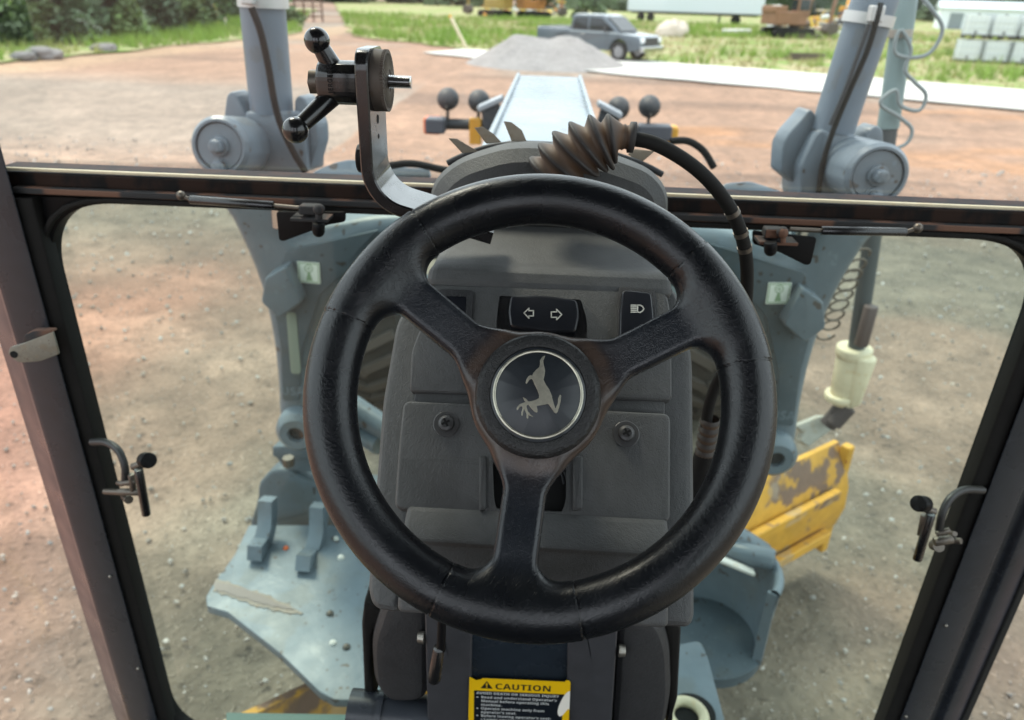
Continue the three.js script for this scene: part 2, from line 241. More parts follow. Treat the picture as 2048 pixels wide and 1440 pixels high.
{
  const bl = []; for (let i = 0; i < 7; i++) { const a = i / 7 * 6.28 + i, r = 0.05 + 0.03 * (i % 3), l = 0.12 + 0.1 * (i % 4), h = 0.6 + 0.13 * (i % 4), c = Math.cos(a), s = Math.sin(a); bl.push(r * c - 0.03 * s, 0, r * s + 0.03 * c, r * c + 0.03 * s, 0, r * s - 0.03 * c, (r + l) * c, h, (r + l) * s); }
  const g = new THREE.BufferGeometry(); g.setAttribute('position', new THREE.Float32BufferAttribute(bl, 3)); g.computeVertexNormals();
  const tufts = (name, poly, N, box, label, dry) => {
    const im = new THREE.InstancedMesh(g, std([1, 1, 1], 0.8, { side: THREE.DoubleSide }), N), m = new THREE.Matrix4(), c = new THREE.Color(); let i = 0;
    for (let t = 0; i < N && t < N * 40; t++) {
      const z = lerp(box[2], box[3], rnd()), x = lerp(box[0], box[1], rnd()); if (!inside(poly, x, z)) continue;
      const q = fbm(x * 0.16 + 33, z * 0.3 + 33, 4096, 271, 4), d = dry ? smooth(0.36, 0.54, q) : smooth(0.58, 0.7, q) * 0.5; if (rnd() < d * 0.35) continue;
      const s = rr(0.5, 1.1) * lerp(0.75, 0.34, d); m.compose(V(x, 0.03, z), new THREE.Quaternion().setFromAxisAngle(V(0, 1, 0), rr(0, 6.28)), V(s * 1.2, s, s * 1.2)); im.setMatrixAt(i, m);
      const b = rr(0.75, 1.3); c.setRGB(lerp(0.19, 0.36, d) * b, lerp(0.30, 0.29, d) * b, lerp(0.045, 0.14, d) * b); im.setColorAt(i++, c);
    }
    im.count = i; im.name = name; tag(im, label, 'grass', null, 'stuff'); im.castShadow = im.receiveShadow = true; scene.add(im);
  };
  tufts('verge_grass', grassA, 16000, [-70, -15, -90, -18], 'bright green tall grass on the verge below the trees');
  tufts('field_grass', grassB, 16000, [-30, 55, -95, -10], 'patchy green and dry grass beyond the pale road', true);
}

// ---------------------------------------------------------------- trees
const barkM = std([0.10, 0.075, 0.055], 0.9), leafM = std([1, 1, 1], 0.6, { vertexColors: true, side: THREE.DoubleSide, transmission: 0.25, thickness: 0 });
function tree(name, label, group, X, Y, h, rad, low, nl, tone, size = 0.34) {
  const b = atY(X, Y, 0), g = thing(name, label, 'tree', group, [b.x, 0, b.z], rr(0, 6));
  if (name === 'bush') g.userData.category = 'bush';
  const limbs = [rod(V(0, -0.1, 0), V(rr(-0.2, 0.2), h * 0.7, rr(-0.2, 0.2)), 0.05 * h * 0.45, 0.04, 9)];
  const cl = [];
  for (let i = 0; i < 20; i++) { const a = rr(0, 6.28), t = rnd() ** 1.5, y = lerp(low, 0.97, t) * h, r = rad * Math.sin(Math.PI * clamp(0.3 + 0.66 * t)) * rr(0.35, 0.95), c = V(r * Math.cos(a), y, r * Math.sin(a)); cl.push({ c, r: rad * rr(0.3, 0.52), t: rr(0.55, 1.5) }); limbs.push(rod(V(0, y * 0.55, 0), c, 0.035, 0.012, 6)); }
  mesh('trunk', limbs, barkM, g);
  const pos = [], col = [];
  for (let i = 0; i < nl; i++) {
    const k = cl[i % cl.length], d = V(rr(-1, 1), rr(-1, 1), rr(-1, 1)); d.normalize().multiplyScalar(k.r * Math.cbrt(rnd()) * rr(0.7, 1.15)); d.y *= 0.8;
    const p = k.c.clone().add(d), u = V(rr(-1, 1), rr(-0.6, 0.6), rr(-1, 1)).normalize(), w = V(rr(-1, 1), rr(-1, 1), rr(-1, 1)).cross(u).normalize(), s = size * rr(0.6, 1.25), q = k.t * rr(0.75, 1.3);
    if (p.y < 0.05) continue;
    for (const [a, e] of [[-1, 0], [0, -0.55], [1, 0], [-1, 0], [1, 0], [0, 0.55]]) { pos.push(p.x + u.x * s * a + w.x * s * e, p.y + u.y * s * a + w.y * s * e, p.z + u.z * s * a + w.z * s * e); col.push(tone[0] * q, tone[1] * q, tone[2] * q); }
  }
  const c = new THREE.BufferGeometry(); c.setAttribute('position', new THREE.Float32BufferAttribute(pos, 3)); c.setAttribute('color', new THREE.Float32BufferAttribute(col, 3)); c.computeVertexNormals();
  mesh('crown', c, leafM, g, { color: true }); return g;
}
const T1 = [0.12, 0.18, 0.065], T2 = [0.07, 0.12, 0.055], T3 = [0.16, 0.25, 0.08];
tree('tree', 'olive green tree at the far left edge of the tree line', null, 20, 84, 6, 2.7, 0.03, 4200, T1);
tree('tree', 'dark shaded tree second from the left in the tree line', null, 112, 80, 6.5, 2.5, 0.03, 4200, T2);
tree('tree', 'pale green tree with a light crown in the tree line', null, 205, 74, 6.5, 2.8, 0.03, 4200, [0.11, 0.165, 0.08]);
tree('tree', 'broad mid green tree in the middle of the tree line', null, 285, 64, 7, 3.2, 0.03, 4600, T1);
tree('tree', 'tall dark tree right of the middle of the tree line', null, 362, 54, 8, 3.4, 0.03, 4600, T2, 0.4);
tree('tree', 'dark tree behind the yellow hoop next to the lift cylinder', null, 445, 40, 9, 4.2, 0.02, 5000, T2, 0.42);
tree('tree', 'large shaded tree beyond the left lift cylinder', null, 500, 30, 10, 4.4, 0.02, 4600, T2, 0.45);
tree('bush', 'light green bush in front of the broad tree', null, 262, 80, 1.7, 1.1, 0.02, 1200, T3, 0.2);
tree('bush', 'dark low bush between the pale tree and the hoop', null, 330, 68, 2.0, 1.5, 0.02, 1500, T2, 0.24);
tree('bush', 'leafy bush just left of the yellow hoop', null, 392, 58, 2.0, 1.6, 0.02, 1500, [0.09, 0.15, 0.05], 0.24);
tree('bush', 'dark green bush at the foot of the left trees', null, 160, 88, 1.3, 1.1, 0.02, 1100, T2, 0.2);
tree('bush', 'olive bush at the left edge below the first tree', null, 60, 92, 1.4, 1.3, 0.02, 1200, [0.085, 0.13, 0.045], 0.2);
tree('bush', 'round green shrub standing behind the tail of the pickup', null, 1172, 40, 4.6, 2.2, 0.04, 1800, [0.08, 0.14, 0.045], 0.34);
tree('bush', 'low green bush beside the dirt track gate', null, 560, 50, 1.6, 1.6, 0.02, 1100, [0.09, 0.15, 0.05], 0.25);
{ // far wood along the horizon
  const g = new THREE.IcosahedronGeometry(1, 2), p = g.attributes.position; for (let i = 0; i < p.count; i++) { const k = 0.65 + 0.7 * hash(Math.round(p.getX(i) * 40), Math.round(p.getY(i) * 40 + p.getZ(i) * 911), 8); p.setXYZ(i, p.getX(i) * k, p.getY(i) * k, p.getZ(i) * k); } const gg = g.toNonIndexed(); gg.computeVertexNormals();
  const N = 1500, im = new THREE.InstancedMesh(gg, std([1, 1, 1], 0.9), N), m = new THREE.Matrix4(), c = new THREE.Color();
  for (let i = 0; i < N; i++) { const a = rr(-1.25, 1.25), d = rr(170, 250), s = rr(1.2, 3.2); m.compose(V(Math.sin(a) * d, rr(0.5, 9) * rr(0.6, 1), -Math.cos(a) * d), new THREE.Quaternion().setFromAxisAngle(V(0, 1, 0), rr(0, 6)), V(s * 1.3, s, s)); im.setMatrixAt(i, m); const b = rr(0.6, 1.3); c.setRGB(0.06 * b, 0.095 * b, 0.04 * b); im.setColorAt(i, c); }
  im.name = 'woodland'; tag(im, 'distant belt of trees along the horizon', 'woodland', null, 'stuff'); scene.add(im);
}

// ---------------------------------------------------------------- gravel pile and pickup
const lump = (rx, ry, rz, s, det = 3, amp = 0.35) => { const g = new THREE.IcosahedronGeometry(1, det), p = g.attributes.position; for (let i = 0; i < p.count; i++) { const x = p.getX(i), y = p.getY(i), z = p.getZ(i), k = 1 + amp * (fbm(x * 1.6 + 9 + s, y * 1.6 + z * 1.1 + 9, 256, 300 + s, 4) - 0.5) * 2; p.setXYZ(i, x * k * rx, y * k * ry, z * k * rz); } g.computeVertexNormals(); return g; };
{
  const PH = atZ(1080, 72, 34.2).y, n = 110, pos = [], idx = [], H = (x, z) => {
    const cone = (cx, cz, h, r) => (h - Math.hypot(x - cx, (z - cz) * 0.9) * h / r) * PH / 1.72;
    const a = cone(-1.25, 0.2, 2.1, 2.2), b = cone(0.75, -0.1, 2.05, 2.5), c = cone(-0.3, 0.5, 1.5, 2.3), k = 0.2, sm = Math.log(Math.exp(a / k) + Math.exp(b / k) + Math.exp(c / k)) * k;
    return Math.min(sm, PH + 0.12 * (sm - PH)) + 0.14 * (fbm(x * 1.4 + 40, z * 1.4 + 40, 512, 281, 5) - 0.5);
  };
  for (let j = 0; j <= n; j++) for (let i = 0; i <= n; i++) { const x = (i / n - 0.5) * 8, z = (j / n - 0.5) * 8; pos.push(x, Math.max(H(x, z), -0.12), z); }
  for (let j = 0; j < n; j++) for (let i = 0; i < n; i++) { const a = j * (n + 1) + i, b = a + n + 1; idx.push(a, b, a + 1, b, b + 1, a + 1); }
  const g = new THREE.BufferGeometry(); g.setAttribute('position', new THREE.Float32BufferAttribute(pos, 3)); g.setIndex(idx); g.computeVertexNormals();
  const t = dataTex(512, (x, y) => { const v = 0.72 + 0.5 * (vnoise(x * 160, y * 160, 160, 121) - 0.5) + 0.2 * (fbm(x * 8, y * 8, 8, 123, 4) - 0.5); return [v, v * 0.975, v * 0.97]; });
  const m = mesh('gravel_pile', g, std([0.40, 0.38, 0.375], 0.95, { map: rep(t, 3.5), bumpMap: rep(t, 3.5), bumpScale: 0.05 })); m.position.set(-0.05, 0, -34.1); tag(m, 'pale grey heap of crushed gravel on the edge of the concrete road', 'gravel pile');
}
{
  const f = atY(1292, 124, 0), g = thing('pickup_truck', 'grey blue crew cab pickup parked behind the gravel pile', 'pickup');
  const d = V(f.x - (-1.1), 0, f.z - (-41.0)).normalize(); g.position.set(f.x - d.x * 1.2, 0, f.z - d.z * 1.2); g.rotation.y = Math.atan2(-d.z, d.x);      // local +x is the front
  const paint = std([0.10, 0.125, 0.15], 0.3, { metalness: 0.4, clearcoat: 1, clearcoatRoughness: 0.1 }), gl = std([0.02, 0.025, 0.03], 0.08), tyreM = std([0.02, 0.02, 0.02], 0.8), dark = std([0.03, 0.03, 0.035], 0.5);
  const side = (pts, w, bev, r = 0.05) => extrude(roundPoly(pts, r), w, bev, 3, 5).translate(0, 0, -w / 2);
  const arch = (cx) => { const o = []; for (let i = 0; i <= 10; i++) { const a = Math.PI * (1 - i / 10); o.push([cx + 0.5 * Math.cos(a), 0.42 + 0.52 * Math.sin(a), 0.01]); } return o; };
  mesh('body', [side([[-4.45, 0.55], [-4.45, 1.28], [-2.6, 1.3], [-2.55, 1.22], [0.1, 1.2], [1.15, 1.12], [1.35, 0.98], [1.38, 0.55], [0.75, 0.42], ...arch(0.22).reverse(), [-0.3, 0.42], [-3.0, 0.42], ...arch(-3.45).reverse(), [-3.97, 0.48]], 1.96, 0.06)], paint, g);
  mesh('cab', side([[-2.62, 1.18], [-2.48, 1.86], [-2.2, 1.93], [-0.95, 1.93], [-0.7, 1.88], [0.22, 1.18]], 1.66, 0.08, 0.14), paint, g);
  mesh('side_window', [side([[-2.42, 1.26], [-2.32, 1.78], [-1.58, 1.8], [-1.58, 1.26]], 1.69, 0.01), side([[-1.48, 1.26], [-1.48, 1.8], [-0.86, 1.78], [-0.1, 1.26]], 1.69, 0.01)], gl, g);
  mesh('windscreen', boxAt(0.03, 0.95, 1.46, 0, 0, 0, 0, [0, 0, 0.92]).translate(-0.20, 1.55, 0), gl, g);
  mesh('bed', boxAt(1.7, 0.04, 1.6, -3.5, 1.31, 0), dark, g);
  mesh('bumper', boxAt(0.22, 0.24, 1.9, 1.42, 0.56, 0, 0.05), M.chrome, g);
  mesh('bumper', boxAt(0.18, 0.2, 1.85, -4.5, 0.6, 0, 0.05), M.chrome, g);
  mesh('grille', boxAt(0.06, 0.34, 1.2, 1.375, 0.88, 0, 0.02), dark, g);
  for (const s of [-1, 1]) { mesh('headlight', boxAt(0.1, 0.2, 0.34, 1.34, 0.93, s * 0.77, 0.03), std([0.8, 0.82, 0.85], 0.15), g); mesh('wing_mirror', boxAt(0.12, 0.2, 0.22, -0.5, 1.3, s * 1.06, 0.04), dark, g); mesh('door_handle', boxAt(0.18, 0.03, 0.03, -1.75, 1.08, s * 0.985, 0.01), M.chrome, g); }
  mesh('door_seam', [boxAt(0.012, 0.66, 1.966, -1.53, 0.85, 0), boxAt(0.012, 0.66, 1.966, -0.42, 0.85, 0), boxAt(0.012, 0.66, 1.966, -2.58, 0.85, 0)], dark, g);
  for (const x of [0.22, -3.45]) for (const s of [-1, 1]) { const w = mesh('wheel', crease(new THREE.LatheGeometry([[0.26, -0.12], [0.38, -0.13], [0.41, -0.08], [0.41, 0.08], [0.38, 0.13], [0.26, 0.12]].map((p) => new THREE.Vector2(...p)), 32).rotateX(Math.PI / 2).translate(x, 0.41, s * 0.86)), tyreM, g); const sp = [rod(V(x, 0.41, s * 0.93), V(x, 0.41, s * 0.97), 0.06, 0.06, 12), rod(V(x, 0.41, s * 0.86), V(x, 0.41, s * 0.9), 0.27, 0.27, 24)]; for (let k = 0; k < 6; k++) sp.push(new THREE.BoxGeometry(0.06, 0.25, 0.03).translate(0, 0.14, 0).rotateZ(k * Math.PI / 3).translate(x, 0.41, s * 0.955)); mesh('rim', sp, std([0.5, 0.5, 0.52], 0.3, { metalness: 0.8 }), w); }
}

// ---------------------------------------------------------------- small things far off in the yard
const far = (X, Y) => { const p = atY(X, Y, 0); return [p.x, 0, p.z]; };
{ const m = M.yellow.clone(), b = far(428, 50), g = thing('pipe_hoop', 'yellow bent pipe hoop standing in the grass under the trees', 'pipe', null, b); mesh('pipe', tube([V(-0.35, 0, 0.1), V(-0.32, 0.9, 0), V(-0.22, 1.3, 0), V(0, 1.42, 0), V(0.2, 1.25, 0), V(0.28, 0.8, 0), V(0.42, 0, 0)], 0.09, 30, 10), m, g); mesh('base_plate', boxAt(1.1, 0.08, 0.4, 0.05, 0.1, 0.05, 0.02), m, g); }
{ const b = far(452, 57), g = thing('marker_post', 'short white marker post in the grass beside the yellow hoop', 'post', null, b); mesh('post', rod(V(0, 0, 0), V(0.03, 0.55, 0), 0.07, 0.06, 12, 0.02), M.white, g); mesh('cap', ball(V(0.03, 0.57, 0), 0.085, 12), M.cream, g); }
{ const b = far(446, 33), g = thing('utility_pole', 'pale grey pole standing before the dark trees', 'pole', null, b); mesh('pole', rod(V(0, 0, 0), V(0, 7, 0), 0.16, 0.12, 12), std([0.4, 0.42, 0.44], 0.7), g); mesh('crossarm', boxAt(1.6, 0.1, 0.1, 0, 6.5, 0), barkM, g); }
{ const b = far(935, 100), g = thing('leaning_stake', 'yellow stake leaning over at the near edge of the field', 'stake', null, b); mesh('stake', rod(V(0, 0, 0), V(-0.85, 1.5, 0), 0.08, 0.08, 10, 0.02), M.cream, g); mesh('tip', rod(V(-0.85, 1.5, 0), V(-0.92, 1.62, 0), 0.09, 0.05, 10), M.yellow, g); }
for (const [X, Y, s, k, l] of [[90, 117, 0.5, 1, 'largest flat grey stone on the grass edge at far left'], [50, 120, 0.35, 2, 'small grey stone left of the flat stone'], [206, 103, 0.42, 3, 'lone stone on the verge below the pale tree'], [1345, 74, 0.95, 4, 'big pale boulder in the field beyond the pickup']]) { const b = far(X, Y), m = mesh('boulder', lump(s * 1.3, s * (k === 4 ? 1 : 0.55), s, k), std(k === 4 ? [0.55, 0.47, 0.4] : [0.18, 0.17, 0.165], 0.9)); m.position.set(b[0], s * 0.3, b[2]); tag(m, l, 'boulder'); }
{ // gate across the dirt track
  const b = far(592, 42), g = thing('farm_gate', 'brown gate and fence panel beside the dirt track', 'gate', null, b); const br = std([0.16, 0.09, 0.07], 0.85);
  for (let i = 0; i < 7; i++) mesh('post', boxAt(0.14, 1.9, 0.14, -2.4 + i * 0.8, 0.95, 0, 0.02), br, g);
  for (let k = 0; k < 4; k++) mesh('rail', boxAt(4.9, 0.1, 0.05, 0, 0.4 + k * 0.42, 0.1), br, g);
}
{ // white box trailer
  const b = far(1385, 46), g = thing('box_trailer', 'long white box trailer across the field above the pickup', 'trailer', null, b, -0.12); const pm = std([0.6, 0.65, 0.7], 0.45);
  mesh('box', boxAt(16.5, 2.7, 2.5, 0, 2.55, 0, 0.06), pm, g); const rib = []; for (let i = 0; i < 22; i++) rib.push(boxAt(0.06, 2.5, 2.54, -7.9 + i * 0.75, 2.55, 0)); mesh('side_rib', rib, std([0.6, 0.64, 0.68], 0.5), g, { kind: 'stuff' });
  for (const x of [-6.5, -5.3, 5.2]) for (const s of [-1, 1]) mesh('wheel', rod(V(x, 0.5, s * 0.8), V(x, 0.5, s * 1.15), 0.5, 0.5, 20, 0.06), M.rubber, g);
  mesh('chassis', boxAt(15.5, 0.25, 1.2, 0, 1.05, 0), M.lampBack, g); for (const s of [-1, 1]) mesh('landing_leg', boxAt(0.14, 1, 0.14, 3.2, 0.5, s * 0.6), M.lampBack, g);
}
{ const b = far(1990, 62), g = thing('storage_shed', 'low white storage shed behind the liquid totes', 'shed', null, b, -0.35); const wm = std([0.7, 0.76, 0.8], 0.6); mesh('wall', boxAt(22, 2.6, 7, 4, 1.3, -3), wm, g); mesh('roof', extrude(roundPoly([[-4, 2.6], [4, 2.6], [0, 3.5]], 0.05), 22.6, 0).rotateY(Math.PI / 2).translate(-7.3, 0, -3), std([0.6, 0.66, 0.7], 0.4, { metalness: 0.3 }), g); for (const x of [-5, -1, 3, 8]) mesh('doorway', boxAt(1.6, 2, 0.1, x, 1, 0.53), std([0.2, 0.24, 0.26], 0.6), g); }
{ // liquid totes
  const cage = std([0.62, 0.66, 0.68], 0.4, { metalness: 0.6 }), tank = std([0.72, 0.75, 0.74], 0.5), g0 = thing('liquid_tote', 'x', 'tote', null);
  mesh('tank', boxAt(1.0, 0.95, 1.0, 0, 0.66, 0, 0.08), tank, g0); mesh('pallet', [boxAt(1.1, 0.05, 1.1, 0, 0.16, 0), ...[-0.5, 0, 0.5].map((x) => boxAt(0.12, 0.13, 1.1, x, 0.07, 0))], M.lampBack, g0);
  const bars = []; for (let i = 0; i < 6; i++) for (const s of [-1, 1]) { const q = -0.54 + i * 0.216; bars.push(boxAt(0.035, 0.98, 0.03, q, 0.66, s * 0.55), boxAt(0.03, 0.98, 0.035, s * 0.55, 0.66, q)); } for (let k = 0; k < 4; k++) for (const s of [-1, 1]) bars.push(boxAt(1.14, 0.035, 0.03, 0, 0.22 + k * 0.3, s * 0.57), boxAt(0.02, 0.02, 1.14, s * 0.57, 0.22 + k * 0.3, 0)); mesh('cage', bars, cage, g0);
  mesh('cap', rod(V(0, 1.13, 0), V(0, 1.18, 0), 0.1, 0.1, 14), M.lampBack, g0); mesh('valve', rod(V(0, 0.3, 0.5), V(0, 0.3, 0.62), 0.06, 0.06, 10), M.lampBack, g0);
  const base = atY(1985, 128, 0); let n = 0;
  const L = [['lower white caged tote, first from the left in the stack', 'lower caged tote in the middle of the stack', 'lower caged tote at the right edge of the stack'], ['upper white caged tote, first from the left in the stack', 'upper caged tote in the middle of the stack', 'upper caged tote at the right edge of the stack']];
  for (let k = 0; k < 2; k++) for (let i = 0; i < 3; i++) { const o = n ? g0.clone() : g0; if (n) { o.name = numbered('liquid_tote'); scene.add(o); } o.position.set(base.x + (i - 1) * 1.22 - 0.1 + k * 0.1, k * 1.22, base.z + (i - 1) * 0.36); o.rotation.y = -0.3 + 0.07 * ((i * 7 + k * 3) % 3 - 1); tag(o, L[k][i], 'tote', 'caged liquid totes stacked in the field'); n++; }
}
function excavator(X, Y, turn, label, col, arm = 1) {
  const g = thing('excavator', label, 'excavator', null, far(X, Y), turn), pm = std(col, 0.6, { map: rep(wearT, 2) });
  for (const s of [-1, 1]) mesh('track', [extrude(roundPoly([[-1.7, 0.05], [1.7, 0.05], [1.9, 0.45], [1.6, 0.8], [-1.6, 0.8], [-1.9, 0.45]], 0.3), 0.55, 0.04).translate(0, 0, s * 1.0 - 0.27)], M.rubber, g);
  mesh('house', [boxAt(2.9, 1.0, 2.3, -0.5, 1.5, 0, 0.1), boxAt(1.1, 0.5, 2.2, -1.5, 2.15, 0, 0.1)], pm, g); mesh('cab', boxAt(1.2, 1.5, 1.0, 0.5, 2.3, 0.65, 0.1), pm, g); mesh('window', [boxAt(0.9, 0.8, 1.03, 0.5, 2.5, 0.65), boxAt(1.23, 0.8, 0.8, 0.5, 2.5, 0.65)], std([0.02, 0.03, 0.03], 0.1), g);
  mesh('boom', [rod(V(0.8, 1.7, -0.2), V(2.6, 3.9, -0.2), 0.28, 0.24, 8), rod(V(2.6, 3.9, -0.2), V(4.2, 3.2, -0.2), 0.24, 0.2, 8)], pm, g); mesh('stick', rod(V(4.2, 3.3, -0.2), V(3.7 + arm * 0.3, 1.2, -0.2), 0.18, 0.14, 8), pm, g);
  mesh('bucket', extrude(roundPoly([[3.4, 1.2], [4.3, 1.25], [4.4, 0.5], [3.7, 0.2], [3.2, 0.6]], 0.1), 0.9, 0.02).translate(arm * 0.3, 0, -0.65), M.bronze, g);
}
excavator(1068, 36, 0.5, 'orange excavator far behind the gravel pile', [0.36, 0.15, 0.035]);
excavator(990, 34, 2.6, 'dull yellow excavator beyond the leaning stake', [0.36, 0.24, 0.06]);
excavator(1572, 76, 0.3, 'rusty brown excavator left of the tilted lift cylinder', [0.26, 0.13, 0.07]);
excavator(1690, 50, 1.2, 'bright orange excavator behind the tilted lift cylinder', [0.65, 0.3, 0.03]);
{ const b = far(1583, 74), g = thing('blue_barrel', 'bright blue barrel standing on the rusty machine', 'barrel', null, [b[0], 1.05, b[2] + 1.4]); const m = std([0.02, 0.12, 0.65], 0.4); mesh('drum', crease(new THREE.LatheGeometry([[0, 0], [0.42, 0], [0.44, 0.05], [0.44, 0.4], [0.47, 0.43], [0.44, 0.46], [0.44, 0.9], [0.47, 0.93], [0.44, 0.96], [0.44, 1.35], [0.41, 1.4], [0, 1.4]].map((p) => new THREE.Vector2(...p)), 24)), m, g); mesh('bung', rod(V(0.2, 1.4, 0), V(0.2, 1.44, 0), 0.06, 0.06, 10), M.lampBack, g); const s = thing('crate_stack', 'dark wooden crate under the blue barrel', 'crate', null, [b[0], 0, b[2] + 1.4]); for (let k = 0; k < 4; k++) mesh('board', boxAt(1.3, 0.2, 1.1, 0, 0.15 + k * 0.25, 0, 0.01), barkM, s); }
{ const b = far(1650, 76), g = thing('sheet_stack', 'white sheets piled untidily in front of the scrap', 'sheets', null, b); for (let k = 0; k < 6; k++) mesh('sheet', boxAt(rr(1.4, 2.6), 0.05, rr(0.8, 1.4), rr(-0.6, 0.6), 0.3 + k * 0.12, rr(-0.3, 0.3), 0, [rr(-0.15, 0.15), rr(0, 1), rr(-0.12, 0.12)]), M.white, g); }
{ // mixed scrap lying between the machines
  const heap = (X0, X1, Y, n, label, seedv) => {
    seed = seedv; const gs = [], pal = [[0.5, 0.2, 0.03], [0.25, 0.11, 0.06], [0.12, 0.08, 0.06], [0.55, 0.36, 0.05], [0.6, 0.6, 0.58], [0.06, 0.06, 0.065], [0.35, 0.3, 0.25]];
    for (let i = 0; i < n; i++) { const b = far(rr(X0, X1), Y + rr(-5, 5)), h = rr(0, 2.4) * rnd(), k = rnd(), e = [rr(-0.6, 0.6), rr(0, 6), rr(-0.6, 0.6)], g = k < 0.45 ? boxAt(rr(0.3, 1.5), rr(0.1, 0.5), rr(0.2, 0.8), 0, 0, 0, 0, e) : k < 0.8 ? new THREE.CylinderGeometry(0.07, 0.07, rr(0.8, 2.6), 8).rotateX(rr(0, 3)).rotateY(rr(0, 6)) : new THREE.TorusGeometry(rr(0.3, 0.55), 0.12, 6, 14).rotateX(rr(0, 3)).rotateY(rr(0, 6)); const q = boxUV(g.translate(b[0], 0.25 + h, b[2])), c = pal[rnd() * pal.length | 0], col = new Float32Array(q.attributes.position.count * 3); for (let j = 0; j < col.length; j++) col[j] = c[j % 3]; q.setAttribute('color', new THREE.BufferAttribute(col, 3)); gs.push(q); }
    const m = mesh('scrap_heap', gs, std([1, 1, 1], 0.7, { vertexColors: true }), scene, { color: true }); tag(m, label, 'scrap heap', null, 'stuff');
  };
  heap(1535, 1720, 62, 90, 'heap of mixed rusty and orange scrap around the machines beyond the pale road', 101);
  heap(960, 1130, 30, 60, 'far heap of orange and dark scrap above the gravel pile', 202);
}
{ const b = far(1470, 72), g = thing('white_pipe', 'white pipe lying on blocks in the grass', 'pipe', null, b); mesh('pipe', rod(V(-1.1, 0.35, 0), V(1.2, 0.42, 0.2), 0.17, 0.17, 14, 0.02), M.white, g); for (const x of [-0.8, 0.9]) mesh('block', boxAt(0.25, 0.22, 0.5, x, 0.11, 0.05, 0.02), barkM, g); }
for (const [X, Y, L, l] of [[1610, 122, 1.8, 'dark timber baulk lying nearest the pale road'], [1600, 78, 3.4, 'long dark timber baulk lying below the scrap machines']]) { const g = thing('timber_baulk', l, 'timber', 'timber baulks lying in the field', far(X, Y), 0.1); for (let k = 0; k < 3; k++) mesh('beam', boxAt(L, 0.16, 0.18, rr(-0.1, 0.1), 0.12 + (k === 2 ? 0.17 : 0), (k === 2 ? 0 : k ? 0.11 : -0.11), 0.01), barkM, g); }
{ const b = far(1640, 62), g = thing('yellow_loader', 'small yellow loader among the scrap beside the sheets', 'loader', null, b, 0.4); mesh('body', boxAt(2.0, 0.8, 1.2, 0, 1.0, 0, 0.1), M.yellow, g); mesh('roof', boxAt(1.0, 0.1, 1.1, -0.1, 2.0, 0, 0.04), M.cream, g); for (const x of [-0.55, 0.35]) for (const s of [-1, 1]) mesh('post', boxAt(0.07, 0.6, 0.07, x, 1.65, s * 0.5), M.lampBack, g); for (const x of [-0.65, 0.65]) for (const s of [-1, 1]) mesh('wheel', rod(V(x, 0.42, s * 0.5), V(x, 0.42, s * 0.8), 0.42, 0.42, 18, 0.06), M.rubber, g); mesh('bucket', extrude(roundPoly([[1.1, 0.2], [1.9, 0.15], [1.3, 0.9]], 0.05), 1.4, 0.02).translate(0, 0, -0.7), M.bronze, g); }

